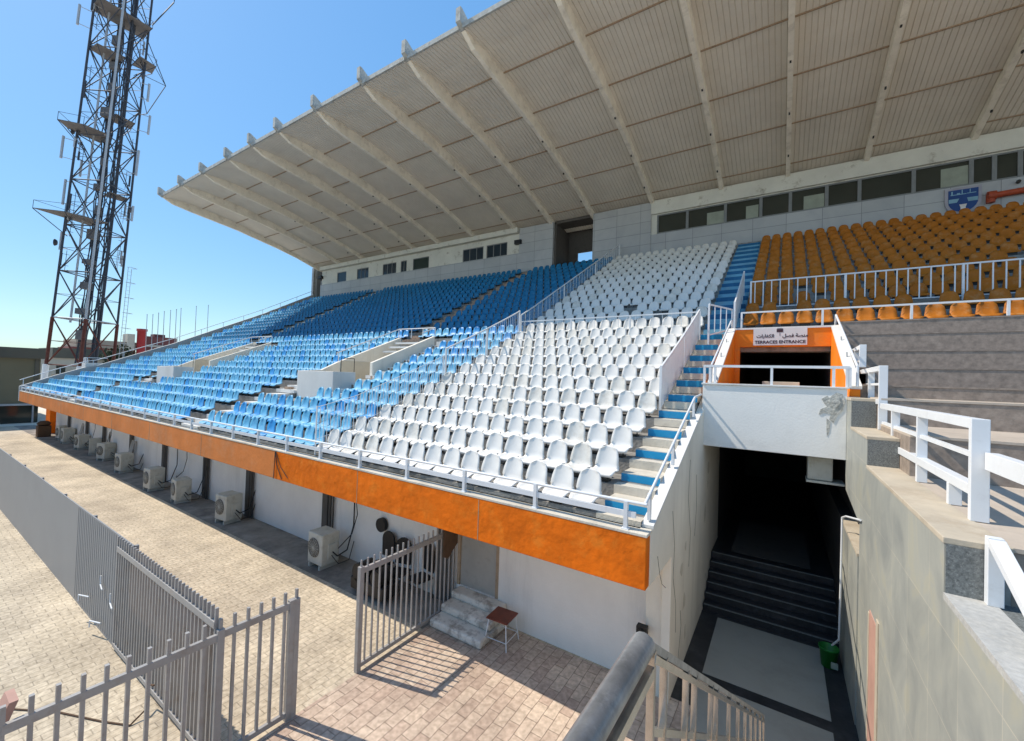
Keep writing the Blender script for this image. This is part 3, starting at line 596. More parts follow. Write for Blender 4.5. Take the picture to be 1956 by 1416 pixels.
for n_, (k, i) in enumerate(white):
    x = -2.41-PITCH*i; loc = Vector((x+random.uniform(-.008,.008), seat_y(k)+random.uniform(-.01,.01), ZK[k]+SEATZ)); rz = random.uniform(-.035,.035)
    if n_ >= 290: rest.append((loc, rz)); continue
    lab = f'white bucket seat, {ORD[k+1]} row behind the orange parapet, {ORD[i+1]} seat from the blue stairs'
    e = bpy.data.objects.new('white_seat', None); COL.objects.link(e); e.location = loc; e.rotation_euler = (0,0,rz); e.empty_display_size = .1
    tag(e, lab, 'white seat', f'white seats in the {ORD[k+1]} row')
    s1 = bpy.data.objects.new('shell', wd_shell if random.random() < .22 else wh_shell); COL.objects.link(s1); s1.parent = e
    s2 = bpy.data.objects.new('bracket', brk); COL.objects.link(s2); s2.parent = e
def merged(name, srcs, places, label, cat, group=None):
    vs = []; fs = []; mi = []; src = srcs[0]
    base = [v.co.copy() for v in src.vertices]; bf = [tuple(p.vertices) for p in src.polygons]; bm_ = [p.material_index for p in src.polygons]
    for loc, rz, sm_ in places:
        off = srcs.index(sm_)*2
        o = len(vs); m = Matrix.Rotation(rz, 3, 'Z')
        vs += [tuple(m @ v + loc) for v in base]; fs += [tuple(i+o for i in f) for f in bf]; mi += [q+off for q in bm_]
    me = bpy.data.meshes.new(name); me.from_pydata(vs, [], fs); me.polygons.foreach_set('material_index', mi)
    for sc_ in srcs:
        for mm in sc_.materials: me.materials.append(mm)
    for p in me.polygons: p.use_smooth = True
    ob = bpy.data.objects.new(name, me); COL.objects.link(ob); ob['kind'] = 'stuff'; ob['label'] = label; return ob
wl = single_seat('white_plastic_dusty')
merged('white_seats_far', [wl], [(a, b, wl) for a, b in rest], 'mass of small white seats in the uppermost shaded rows', 'seats')
blue = []
for k in range(NR-1):
    i = 0; x = -9.35
    while x > XL+.35:
        if not blocked(x, k): blue.append((k, i, x))
        i += 1; x -= PITCH
blue.sort(key=lambda a: dist(a[2], a[0]))
restb = []
for n_, (k, i, x) in enumerate(blue):
    loc = Vector((x+random.uniform(-.01,.01), seat_y(k)+random.uniform(-.012,.012), ZK[k]+SEATZ)); rz = random.uniform(-.04,.04)
    if n_ >= 290: restb.append((loc, rz, blue_src(x, k))); continue
    e = bpy.data.objects.new('blue_seat', blue_src(x, k)); COL.objects.link(e); e.location = loc; e.rotation_euler = (0,0,rz)
    tag(e, f'blue plastic seat, {ORD[k+1]} row behind the orange parapet, {ORD[min(i+1,40)]} from the dividing fence', 'blue seat', f'blue seats in the {ORD[k+1]} row')
merged('blue_seats_far', [blue_mesh, deep_mesh, mid_mesh], restb, 'mass of blue plastic seats filling the far terrace', 'seats')
missing_o = {(12,9),(13,4),(14,3),(12,2),(16,15)}
for k in range(11, NR-1):
    x = -.86; i = 0
    xmax = 3.9+(YK[k]-14)*.40+1.0
    while x < xmax:
        if (k, i) not in missing_o:
            e = bpy.data.objects.new('orange_seat', orange_mesh); COL.objects.link(e); e.location = (x+random.uniform(-.01,.01), seat_y(k)+random.uniform(-.012,.012), ZK[k]+SEATZ); e.rotation_euler = (random.uniform(-.02,.02),0,random.uniform(-.05,.05))
            lit = 'sunlit ' if k == 11 else ''
            tag(e, f'{lit}orange seat, {ORD[k-10]} row above the granite terrace, {ORD[i+1]} seat from the blue stairs', 'orange seat', f'orange seats in the {ORD[k-10]} row above the granite terrace')
        i += 1; x += PITCH
# ------------------------------------------------------------------ railings
def rail_thing(name, loc, label, cat='railing', group=None): return empty(name, loc, label, cat, group)
# front rail on the parapet
fr = rail_thing('parapet_railing', (0,5.5,3.06), 'low white double railing along the top of the orange parapet')
MB().tube((XL,0,.36),(-1.44,0,.36),.022,8).build('top_rail', 'white_metal', fr); MB().bar((XL,0,.20),(-1.58,0,.20),.035,.075).build('bottom_rail', 'white_metal', fr)
x = -1.71; n_ = 0
while x > XL:
    MB().box(x-.025,x+.025,-.03,.03,0,.36).box(x-.05,x+.05,-.05,.05,-.001,.012).build('post', 'white_metal', fr); x -= 1.38
# stair handrail on the side wall
sh = rail_thing('stair_handrail', (-1.48,5.5,3.4), 'white tubular handrail rising on the side wall of the blue stairs', 'handrail')
MB().tube((0,.04,0),(0,3.55,1.33),.022,8).tube((0,3.55,1.33),(0,4.29,1.38),.022,8).build('top_rail', 'white_metal', sh)
for y in (.28, 1.66, 3.45): zz = y*.379; MB().box(-.02,.02,y-.03,y+.03,zz-.36,zz).build('post', 'white_metal', sh)
# balcony railing
br_ = rail_thing('balcony_railing', (0,9.86,5.03), 'white railing on top of the white balcony below the orange portal')
MB().bar((-1.45,0,.37),(1.04,0,.37),.05,.05).build('top_rail', 'white_metal', br_)
for x in (-1.43,-1.32,-1.22,-.19,.80,1.0,1.04): MB().bar((x,0,0),(x,0,.37),.045,.045).build('post', 'white_metal', br_)
for x in (-1.43, -1.22): MB().bar((x,.0,.37),(x,.5,.37),.03,.03).build('return_rail', 'white_metal', br_)
# wing handrails
for nm, x, lb in (('wing_handrail', -1.3, 'white tubular handrail climbing the left wing of the orange portal'), ('wing_handrail', 1.15, 'white tubular handrail climbing the right wing of the orange portal')):
    e = rail_thing(nm, (x,9.9,5.0), lb, 'handrail')
    MB().path([(0,-.02,.05),(0,.0,.42),(0,3.95,1.95),(0,4.1,1.7)], .024, 8).build('top_rail', 'white_metal', e)
    MB().path([(0,.9,.1),(0,1.0,.42),(0,1.5,.45),(0,1.6,.8)], .014, 6).path([(0,2.0,.6),(0,2.1,.9),(0,2.6,1.0),(0,2.7,1.25)], .014, 6).build('wire_hoop', 'grey_metal', e)
# generic sloped barred fence following the rake (plane x = const)
def raked_fence(name, X, y0, y1, h, step, bwid, label, m='white_metal', panel=None, bd=.012, post_every=2.4, foot=.08, thin=False):
    rw = .014 if thin else .04
    e = empty(name, (X, y0, zt(y0)), label, 'fence'); O_ = (X, y0, zt(y0))
    N = max(2, int((y1-y0)/.9)); tp = [(0, y0+(y1-y0)*i/N-y0, zt(y0+(y1-y0)*i/N)+h-O_[2]) for i in range(N+1)]
    tr = MB(); [tr.bar(a, b, rw, rw) for a, b in zip(tp[:-1], tp[1:])]; tr.build('top_rail', m, e)
    bm_ = MB(); [bm_.bar((a[0],a[1],a[2]-h+foot), (b[0],b[1],b[2]-h+foot), rw*.7, rw*.7) for a, b in zip(tp[:-1], tp[1:])]
    if thin:
        for q_ in (.35, .7): [bm_.bar((a[0],a[1],a[2]-h*q_), (b[0],b[1],b[2]-h*q_), .006, .006) for a, b in zip(tp[:-1], tp[1:])]; bm_.build('bottom_rail', m, e)
    bs_ = MB(); y = y0
    while y <= y1: bs_.box(-bd/2, bd/2, y-y0-bwid/2, y-y0+bwid/2, zt(y)+foot-O_[2], zt(y)+h-O_[2]); y += step
    bs_.build('bars', m, e)
    y = y0
    while y <= y1+.01: MB().bar((0,y-y0,zt(y)-O_[2]-.05),(0,y-y0,zt(y)+h+.03-O_[2]),.025 if thin else .05,.025 if thin else .05).build('post', m, e); y += post_every
    if panel:
        pm = MB(); pm.add([(0,a[1],a[2]-h+foot) for a in tp]+[(0,a[1],a[2]) for a in tp], [(i,i+1,N+1+i+1,N+1+i) for i in range(N)]); pm.build('panel', panel, e)
    return e
raked_fence('divider_fence', -8.98, 9.9, 14.2, 1.25, .13, .009, 'see-through barred fence with a white top rail between blue and white seats', bd=.009, post_every=2.15)
raked_fence('wire_fence', -8.98, 5.6, 9.8, 1.05, .09, .010, 'faint thin wire fence between the lowest blue and white seats', m='white_metal', bd=.010, thin=True, post_every=4.2)
raked_fence('divider_screen', -8.98, 14.3, 26.0, 1.05, .35, .008, 'clear plastic screen between the blue and white seats below the back wall', panel='plexi', post_every=3.9)
raked_fence('stair_fence', -2.2, 9.25, 13.9, .98, .065, .045, 'white closely barred fence between the white seats and the blue stairs', bd=.02)
raked_fence('portal_fence', -1.28, 14.35, 17.6, 1.0, .07, .045, 'white closely barred fence between the blue stairs and the orange seats', bd=.02, post_every=3.2)
# horizontal fences along x
def level_fence(name, x0, x1, Y, z0, h, step, label, bw_=.02, m='white_metal', group=None):
    e = empty(name, (x0, Y, z0), label, 'fence', group); L = x1-x0
    MB().bar((0,0,h),(L,0,h),.04,.04).build('top_rail', m, e); MB().bar((0,0,.12),(L,0,.12),.03,.03).build('bottom_rail', m, e)
    b = MB(); x = step/2
    while x < L: b.bar((x,0,.12),(x,0,h),bw_,bw_); x += step
    b.build('bars', m, e)
    x = 0
    while x <= L+.01: MB().bar((x,0,0),(x,0,h+.02),.05,.05).build('post', m, e); x += L/max(1,round(L/2.4))
    return e
level_fence('cross_fence', -8.95, -2.25, 14.28, 6.4, .90, .30, 'white low barred fence crossing between the lower and upper white seats', .014)
level_fence('seat_front_fence', -.95, 9.0, 15.95, 7.5, .98, .235, 'white barred fence standing among the shaded orange seats', .028)
e = empty('seat_front_rail', (-1.1,14.3,6.74), 'white top rail with a few posts before the sunlit orange seats', 'railing')
MB().bar((0,0,.46),(8,0,.46),.045,.045).build('top_rail', 'white_metal', e)
for x in (0.02, 1.99, 3.8, 5.45, 7.2): MB().bar((x,0,0),(x,0,.46),.05,.05).build('post', 'white_metal', e)
e = empty('stair_gate', (-1.95,13.3,6.15), 'small white barred gate angled across the blue stairs', 'gate')
MB().bar((.1,0,0),(.1,0,1.2),.05,.05).bar((.1,0,1.2),(.62,.9,1.15),.04,.04).bar((.1,0,.3),(.62,.9,.55),.04,.04).build('gate_frame', 'white_metal', e)
for i in range(1,5): MB().bar((.1+.13*i,.22*i,.35+.06*i),(.1+.13*i,.22*i,1.2-.01*i),.025,.025).build('gate_bar', 'white_metal', e)
# white rectangular railings beside the marble wall
def box_rail(name, y0, y1, ztop, zmid, zbot, legs, foot, label):
    e = empty(name, (1.36, y0, foot), label, 'railing', 'stepped white railings beside the marble wall'); z = lambda v: v-foot; L = y1-y0
    MB().box(-.045,.045,0,L,z(ztop-.085),z(ztop)).build('top_rail', 'white_metal', e, .004)
    MB().box(-.02,.02,0,L,z(zmid-.04),z(zmid)).build('middle_rail', 'white_metal', e)
    MB().box(-.045,.045,0,L,z(zbot-.085),z(zbot)).build('bottom_rail', 'white_metal', e, .004)
    MB().box(-.055,.055,-.06,0,0,z(ztop)).build('post', 'white_metal', e, .004)
    for yy in legs: MB().box(-.045,.045,yy-y0-.025,yy-y0+.025,z(zbot),z(ztop-.085)).build('baluster', 'white_metal', e, .003)
    for yy in (y0+.55, y0+1.65): MB().box(-.045,.045,yy-y0-.03,yy-y0+.03,0,z(zbot-.085)).build('foot', 'white_metal', e, .003)
    return e
box_rail('stepped_railing', 5.0, 8.85, 4.79, 4.50, 4.24, (6.65, 8.0), 3.955, 'nearest long white boxed railing on the stone ledge, ending in a broad post')
box_rail('stepped_railing', 8.95, 11.0, 5.40, 5.12, 4.85, (10.0,), 4.36, 'middle short white boxed railing one step above the nearest one')
box_rail('stepped_railing', 11.06, 12.6, 5.92, 5.62, 5.36, (11.9,), 4.9, 'farthest small white boxed railing beside the orange portal')
e = empty('platform_rail', (1.42,4.93,3.955), 'single thick white rail running from the broad post toward the right edge', 'railing')
MB().box(-.04,.04,-4.5,0,.43,.57).build('top_rail', 'white_metal', e, .004); MB().box(-.04,.04,-4.5,-4.42,-.4,.43).build('post', 'white_metal', e)
e = empty('descending_rail', (1.232,4.215,3.56), 'white sloping rail on a squat post below the platform rail', 'railing')
MB().box(-.04,.04,-.03,.03,0,.46).build('post', 'white_metal', e, .004); MB().bar((.0,-.031,.43),(.0,-2.2,-.62),.08,.06).build('sloping_rail', 'white_metal', e, .004)
# end parapet rail
e = empty('end_railing', (XL-.15,5.45,3.3), 'thin pipe railing along the far sloping end parapet', 'railing')
tp = [(0,y-5.45,z+.42-3.3) for y, z in zip(ys, zs)]; MB().path(tp, .025, 6).build('top_rail', 'white_metal', e)
y = 5.6
while y < 26:
    zz = [z0+(z1-z0)*(y-a)/(b-a) for a, b, z0, z1 in zip(ys[:-1], ys[1:], zs[:-1], zs[1:]) if a <= y <= b][0]
    MB().tube((0,y-5.45,zz-3.3),(0,y-5.45,zz+.42-3.3),.02,6).build('post', 'white_metal', e); y += 1.7
e = empty('end_balcony_rail', (XL-.8,8.7,5.1), 'short white railing on the white box at the far end of the stand', 'railing')
MB().bar((-.45,0,.38),(.45,0,.38),.04,.04).bar((.45,0,.38),(.45,1.1,.38),.04,.04).build('top_rail', 'white_metal', e)
for x in (-.45,0,.45): MB().bar((x,0,0),(x,0,.38),.05,.05).build('post', 'white_metal', e)
for (c, x0, x1), wd in zip(VOM, ('nearer', 'farther')):
    e = empty('vomitory_railing', (x1,10.5,5.45), f'white pipe railing around the top of the {wd} stairwell in the blue seats', 'railing', 'railings around the stairwells')
    w_ = x1-x0
    MB().path([(-w_,.0,.35),(-w_,3.3,1.72),(.0,3.4,1.72),(0,2.6,1.4)], .022, 6).build('top_rail', 'white_metal', e)
    for p in ((-w_,.1,0),(-w_,1.6,.6),(-w_,3.3,1.3),(-w_*.66,3.38,1.3),(-w_*.33,3.38,1.3),(0,3.4,1.3)): MB().tube(p,(p[0],p[1],p[2]+.42),.02,6).build('post', 'white_metal', e)
    e = empty('box_railing', (x1,8.9,5.02), f'thin dark square railing on the {wd} white balcony box', 'railing', 'thin railings on the balcony boxes')
    MB().path([(0,.25,0),(0,.25,.5),(0,.8,.5),(0,.8,0)], .012, 6).build('frame', 'dark_metal', e)
# ------------------------------------------------------------------ sign, shield, pipe
sg = empty('entrance_sign', (0,13.72,6.40), 'white entrance sign with dark Arabic and Latin lettering on the orange lintel', 'sign')
MB().box(-.73,.53,-.012,.012,-.24,.24).build('board', 'sign_white', sg)
def text(s, loc, size, parent, m, name='lettering', squeeze=1.0):
    cu = bpy.data.curves.new(name, 'FONT'); cu.body = s; cu.size = size; cu.extrude = .002; cu.align_x = 'CENTER'; cu.offset = .003; cu.space_character = squeeze
    o = bpy.data.objects.new(name, cu); COL.objects.link(o); bpy.context.view_layer.update()
    dg = bpy.context.evaluated_depsgraph_get(); me = bpy.data.meshes.new_from_object(o.evaluated_get(dg)); bpy.data.objects.remove(o)
    me.materials.clear(); me.materials.append(MATS[m]); o = bpy.data.objects.new(name, me); COL.objects.link(o); o.parent = parent; o.location = loc; o.rotation_euler = (R(90),0,0); return o
text('TERRACES ENTRANCE', (-.10,-.016,-.19), .118, sg, 'sign_ink')
# Arabic, written right to left with joined presentation forms
text('\uFE8E\uFED4\uFEF4\uFEDF\uFEB3\uFE97\uFE8D'[::-1] if False else '\uFE95\uFE8D\uFEAD\uFE8E\uFED4\uFEDC\uFEDF\uFE8D', (-.44,-.016,-.02), .125, sg, 'sign_ink')
text('\uFEDE\uFEBC\uFED3 \uFE94\uFEBC\uFEE8\uFEE3', (.26,-.016,-.02), .125, sg, 'sign_ink')
MB().box(-.17,-.02,-.018,-.013,.12,.21).box(-.16,-.03,-.018,-.013,.225,.235).tube((-.095,-.016,.12),(-.095,-.016,.02),.004,6).build('emblem', 'sign_ink', sg)
shd = empty('club_shield', (6.58,26.26,13.62), 'blue and pale blue shield emblem with a silver rim on the back wall', 'emblem')
def shield(w, h0, h1, n=12):
    p = [(-w,h0),(-w,-.1*h1)]
    for i in range(n+1): a = math.pi+math.pi*i/n; p.append((w*math.cos(a), -.1*h1+ .9*h1*math.sin(a)))
    p += [(w,h0)]; return p
MB().prism_y(shield(.58,.55,.66), -.04, .03).build('rim', 'shield_frame', shd)
MB().prism_y(shield(.47,.45,.55), -.055, -.035).build('field', 'shield_blue', shd)
MB().prism_y([(-.46,.05),(-.12,.05),(-.2,-.12),(-.46,-.12)], -.062, -.05).prism_y([(.12,.05),(.46,.05),(.46,-.12),(.16,-.12)], -.062, -.05).box(-.4,.1,-.062,-.05,.22,.25).box(.12,.4,-.062,-.05,.23,.26).box(-.38,-.33,-.062,-.05,.25,.4).box(-.05,-.02,-.062,-.05,.25,.43).box(.2,.225,-.062,-.05,.25,.43).box(-.2,-.1,-.062,-.05,.25,.3).build('stripe', 'shield_pale', shd)
MB().prism_y([(-.12,-.22),(.12,-.22),(.08,-.35),(.08,-.55),(-.08,-.55),(-.08,-.35)], -.062, -.05).build('motif', 'sign_white', shd)
e = empty('red_pipe', (7.3,26.15,13.55), 'thick red pipe with a flanged elbow fixed to the back wall', 'pipe')
MB().tube((.2,0,.02),(6,0,.3),.13,14).build('barrel', 'red_pipe', e); MB().tube((.0,0,.02),(.25,0,.02),.2,14).tube((.1,0,-.28),(.1,0,.05),.14,14).build('elbow', 'red_pipe', e); MB().tube((.9,.05,.45),(.9,-.05,.47),.07,10).build('hook', 'dark_metal', e)
# ------------------------------------------------------------------ things in the passage
e = empty('green_bucket', (.78,9.55,.016), 'green plastic bucket with a pale label standing by the passage steps', 'bucket')
MB().lathe([(.001,0),(.11,0),(.145,.31),(.155,.31),(.155,.335),(.14,.335),(.105,.02),(.001,.02)], n=24).build('body', 'green_plastic', e); MB().box(.02,.12,-.165,-.135,.05,.15).build('label_patch', 'curtain', e)
o = MB().path([(.98,7.9,3.1),(.93,9.0,2.86),(.90,9.2,2.78),(.90,9.25,1.6),(.90,9.35,.62),(.82,9.5,.42)], .016, 8).build('drain_hose', 'white_metal'); tag(o, 'thin white drain hose hanging down the right wall into the green bucket', 'hose')
e = empty('wall_air_conditioner', (.72,10.3,3.15), 'dusty pale air conditioner hanging below the white balcony', 'air conditioner')
MB().box(-.28,.12,-.15,.2,.05,.5).build('body', 'ac_plastic', e, .02); MB().box(-.3,.3,-.2,.25,0,.04).build('bracket', 'ac_plastic', e)
o = MB().box(-1.90,-1.74,6.80,6.92,.95,1.10).tube((-1.82,6.78,1.03),(-1.82,6.82,1.03),.05,10).build('wall_lamp', 'black_plastic'); tag(o, 'small black lamp fixed near the corner pillar of the lower white wall', 'lamp')
# ------------------------------------------------------------------ door steps, stool, gate, clutter
dr = empty('side_door', (-5.375,7.16,.45), 'grey door set in the lower white wall above three worn steps', 'door')
MB().box(-.52,.52,.02,.06,0,1.55).build('door_leaf', 'door_grey', dr); MB().box(-.55,-.48,-.02,.02,0,1.56).box(.48,.55,-.02,.02,0,1.56).build('door_frame', 'rust_edge', dr)
e = empty('door_steps', (-5.2,6.2,0), 'three broken whitewashed concrete steps leading up to the grey door', 'steps')
MB().box(-.62,.66,.0,.94,.004,.16).build('bottom_step', 'worn_white', e, .04); MB().box(-.62,.62,.32,.94,.16,.31).build('middle_step', 'worn_white', e, .04); MB().box(-.62,.60,.64,.94,.31,.45).build('top_step', 'worn_white', e, .03)
e = empty('stool', (-4.38,6.66,.004), 'small stool with a square red-brown seat and thin white legs', 'stool', rz=R(4))
MB().box(-.225,.225,-.225,.225,.475,.5).build('seat', 'brown_wood', e, .006)
for sx in (-1,1):
    for sy in (-1,1): MB().tube((.18*sx,.18*sy,.475),(.24*sx,.24*sy,0),.011,8).build('leg', 'white_metal', e)
MB().path([(.22,.22,.14),(.22,-.22,.14),(-.22,-.22,.14),(-.22,.22,.14),(.22,.22,.14)], .007, 6).build('stretcher', 'white_metal', e)
def bar_panel(name, p0, p1, z0, h, step, label, cat, m='gate_metal', spike=.16, bw_=.032, group=None, posts=(0,1), postw=.08):
    p0 = Vector(p0); p1 = Vector(p1); d = p1-p0; L = d.length; a = math.atan2(d.y, d.x); e = empty(name, (p0.x,p0.y,0), label, cat, group, rz=a)
    MB().box(0,L,-.025,.025,h-.09,h).build('top_rail', m, e, .003); MB().box(0,L,-.025,.025,z0,z0+.07).build('bottom_rail', m, e, .003)
    n = int(L/step); 
    bars = []
    for i in range(n+1):
        x = L*i/n; b = MB().box(x-bw_/2,x+bw_/2,-bw_/2-.004,bw_/2+.004,z0+.02,h+spike)
        bars.append(b)
    if n <= 40:
        for b in bars: b.build('bar', m, e)
    else:
        mb = MB(); [mb.add(b.v, b.f) for b in bars]; mb.build('bars', m, e)
    for t_ in posts: MB().box(L*t_-postw/2,L*t_+postw/2,-postw/2,postw/2,0,h+.03).build('post', m, e, .004)
    return e
bar_panel('iron_gate', (-5.88,4.58), (-5.88,6.95), .06, 1.72, .125, 'open grey spiked iron gate leaf standing near the side door', 'gate', posts=(0,), bw_=.022, spike=.14)
bar_panel('near_fence', (-5.95,.75), (-5.9,2.5), .06, 1.66, .175, 'grey spiked iron fence panel in the near left corner', 'fence', spike=.17, posts=(), bw_=.036)
bar_panel('gate_side_fence', (-5.9,2.5), (-5.86,3.46), .06, 1.68, .15, 'short grey spiked panel ending in a double post beside the gateway', 'fence', posts=(0,.93,1))
lf = bar_panel('boundary_fence', (-5.95,2.47), (-9.8,2.47), .05, 1.80, .115, 'long row of grey spiked bars running away from the gate', 'fence', spike=.17, posts=(), bw_=.03)
e = empty('sheet_metal_fence', (-9.1,2.49,0), 'long plain grey sheet metal fence along the walkway', 'fence')
MB().box(-50,0,-.01,.01,.0,1.97).build('sheet', 'sheet_metal', e)
rb = MB()
for i in range(28): rb.box(-3.4+.125*i,-3.388+.125*i,-.015,-.0102,.05,1.95)
rb.build('ribs', 'sheet_metal', e)
MB().prism_x([(-.012,0),(.012,0),(.012,.9),(-.012,.9)], 0, 1.2).build('lower_sheet', 'sheet_metal', e)
for i in range(18): MB().box(-.03-2.4*i,.03-2.4*i,.012,.06,0,1.97).build('stiffener', 'sheet_metal', e)
for i, (x, z) in enumerate([(-1.5,.9),(-.9,.75),(-2.4,.35),(-1.6,.12)]):
    o = MB().path([(0,0,.16),(0,0,0),(.28,-.04,0)] if i < 2 else [(0,-.1,-.0),(0,-.1,.12),(.3,-.02,.14)], .012, 6).build('bent_rod', 'white_metal'); o.location = (-9.1+x, 2.44, z)
    tag(o, ('upper left bent white rod on the sheet metal fence','upper right bent white rod on the sheet metal fence','lower left bent white rod near the fence foot','lower right bent white rod near the fence foot')[i], 'rod', 'bent rods on the fence')
o = MB().path([(-10.8,.2,.01),(-9.6,1.0,.01),(-8.6,1.6,.01),(-7.9,1.9,.01),(-7.5,2.1,.01),(-7.55,2.3,.1),(-7.8,2.35,.3),(-7.6,2.38,.35)], .012, 6).build('loose_cable', 'brown_cloth'); tag(o, 'thin brown cable lying curved over the pale pavers', 'cable')
o = MB().prism_x([(.62,1.35),(.8,1.78),(.86,1.78),(.70,1.30)], -6.3, -6.05).build('fence_bracket', 'pink_paint'); tag(o, 'slanted pinkish brown steel bracket at the near end of the fence', 'bracket')
# rag and clutter behind the gate
o = MB().prism_x([(6.55,1.25),(6.7,1.18),(6.82,1.3),(6.98,1.42),(6.98,2.3),(6.55,2.3)], -5.84, -5.80).build('hanging_rag', 'brown_cloth'); tag(o, 'brown ragged cloth hanging from the end of the iron gate', 'rag')
def chair(x, y, rz, label):
    e = empty('black_chair', (x,y,0), label, 'chair', 'black chairs behind the gate', rz=rz)
    MB().box(-.22,.22,-.22,.22,.42,.47).build('seat', 'black_plastic', e, .03)
    pr = [(-.2,.55)]+[(.21*math.cos(a), .95+.21*math.sin(a)) for a in [math.pi-math.pi*i/8 for i in range(9)]]+[(.2,.55)]
    MB().prism_y(pr, .19, .23).build('backrest', 'black_plastic', e)
    for sx in (-1,1):
        for sy in (-1,1): MB().tube((.18*sx,.18*sy,.43),(.21*sx,.21*sy,0),.013,6).build('leg', 'black_plastic', e)
    return e
chair(-8.0, 6.8, 0, 'leftmost black chair standing behind the iron gate'); chair(-7.35, 6.75, .3, 'middle black chair standing behind the iron gate'); chair(-6.75, 6.85, -.2, 'rightmost black chair, half hidden by the gate hinge side')
e = empty('black_motor', (-7.6,6.3,0), 'low black machine with round housings under the overhang', 'machine')
MB().box(-.6,.5,-.2,.25,.1,.38).build('base', 'black_plastic', e, .03); MB().tube((-.35,-.2,.5),(-.35,.2,.5),.2,18).build('housing', 'black_plastic', e); MB().tube((.25,-.2,.52),(.25,.2,.52),.17,18).build('housing', 'black_plastic', e)
o = MB().tube((-8.35,7.02,1.22),(-8.35,7.12,1.22),.17,20).build('wall_fan', 'black_plastic'); tag(o, 'round black extractor fan on the lower white wall above the chairs', 'fan')
# ------------------------------------------------------------------ air conditioner units
def ac_unit():
    e = empty('outdoor_unit', (0,0,0), '', 'outdoor unit', 'air conditioner outdoor units along the lower wall')
    MB().box(-.31,.31,-.25,.25,.1,.86).build('casing', 'ac_plastic', e, .025)
    MB().lathe([(.001,.0),(.235,.0),(.235,.012),(.001,.012)], n=24).build('fan_opening', 'dark_recess', e)
    f = e.children[-1]; f.rotation_euler = (R(90),0,0); f.location = (-.04,-.251,.5)
    g = MB(); 
    for i in range(6): rr = .04+.035*i; 
    for i in range(6):
        rr = .04+.037*i; pts = [(rr*math.cos(a), -.008, rr*math.sin(a)) for a in [2*math.pi*j/20 for j in range(21)]]; g.path(pts, .0035, 4)
    for i in range(8): a = math.pi*i/8; g.tube((-.23*math.cos(a),-.01,-.23*math.sin(a)),(.23*math.cos(a),-.01,.23*math.sin(a)),.0035,4)
    o = g.build('grille', 'ac_plastic', e); o.location = (-.04,-.262,.5)
    MB().box(.311,.35,-.1,.16,.25,.6).build('valve_cover', 'ac_plastic', e, .01)
    MB().path([(.34,.03,.4),(.45,.1,.3),(.42,.4,.35),(.36,.62,.9),(.36,.62,1.6)], .016, 6).path([(.34,.0,.33),(.5,.1,.12),(.45,.45,.1),(.4,.62,.5)], .01, 6).build('pipework', 'black_plastic', e)
    for x in (-.22,.22): MB().box(x-.03,x+.03,-.26,.26,0,.1).build('foot', 'ac_plastic', e)
    return e
ac0 = ac_unit()
acs = [(-9.9,6.52,.0,'nearest pale outdoor unit on the ground beside the double drain pipes'),(-15.15,6.5,.1,'second outdoor unit from the gate, standing alone below the wall'),(-18.7,6.4,-.08,'third outdoor unit from the gate, slim and pale'),(-21.3,6.35,.05,'fourth outdoor unit from the gate, broad with a stained top'),
       (-25.8,6.55,.12,'fifth outdoor unit from the gate beside a leaning board'),(-29.7,6.8,.3,'sixth outdoor unit from the gate with dangling pipes'),(-31.9,6.85,-.2,'seventh outdoor unit from the gate, close beside its neighbour'),(-34.4,6.8,.15,'eighth outdoor unit from the gate in the deep shade'),(-37.6,6.8,0,'ninth outdoor unit from the gate near the far end'),(-39.5,6.9,.1,'farthest outdoor unit beside the orange end pier')]
for i, (x, y, rz, lb) in enumerate(acs):
    e = ac0 if i == 0 else copy_tree(ac0)
    e.location = (x,y,0); e.rotation_euler = (0,0,rz); e['label'] = lb; s_ = random.uniform(.95,1.05)
    e.scale = (s_,s_,s_*1.04)
for i, (x, lb) in enumerate([(-9.35,'black cable dropping from the overhang to the nearest outdoor unit'),(-20.2,'thin cable hanging down between two wall bays'),(-30.0,'tangled cable beside the far outdoor units'),(-33.0,'looped cable on the far shaded wall')]):
    o = MB().path([(x-.25,7.1,2.4),(x-.05,7.05,1.9),(x+.1,7.02,1.3),(x+.0,6.95,.8),(x-.2,6.7,.45)], .012, 6).build('wall_cable', 'dark_metal'); tag(o, lb, 'cable', 'cables on the lower wall')
for x, y, r_, lb in ((-26.6,6.8,.25,'narrow grey board leaning by the fifth outdoor unit'),(-30.6,6.9,-.3,'pale board leaning on the wall among far units'),(-36.0,6.9,.2,'stained board leaning near the far end of the wall')):
    o = MB().box(-.12,.12,-.015,.015,0,1.35).build('leaning_board', 'door_grey'); o.location = (x,y,.02); o.rotation_euler = (R(-9),r_*.5,r_); tag(o, lb, 'board', 'boards leaning on the lower wall')
o = MB().box(-.35,.35,-.3,.3,0,.75).lathe([(.001,.78),(.28,.78),(.35,.9),(.2,1.05),(.001,1.08)], n=12).build('rubbish_heap', ['brown_cloth']); o.location = (-41.8,6.4,0); tag(o, 'heap of crates and an orange bundle by the far end pier', 'rubbish')
# vertical cracks and stains on the fascia: hanging wires at the join
o = MB().path([(0,0,0),(.1,-.01,-.3),(.35,-.01,-.62)], .01, 5).path([(.02,0,0),(.3,-.01,-.35),(.62,-.01,-.55)], .008, 5).path([(0,0,0),(-.02,-.01,-.66)], .008, 5).build('fascia_wire', 'dark_metal'); o.location = (-10.35,5.415,3.02); tag(o, 'dark loose wires hanging over the orange parapet', 'wire')
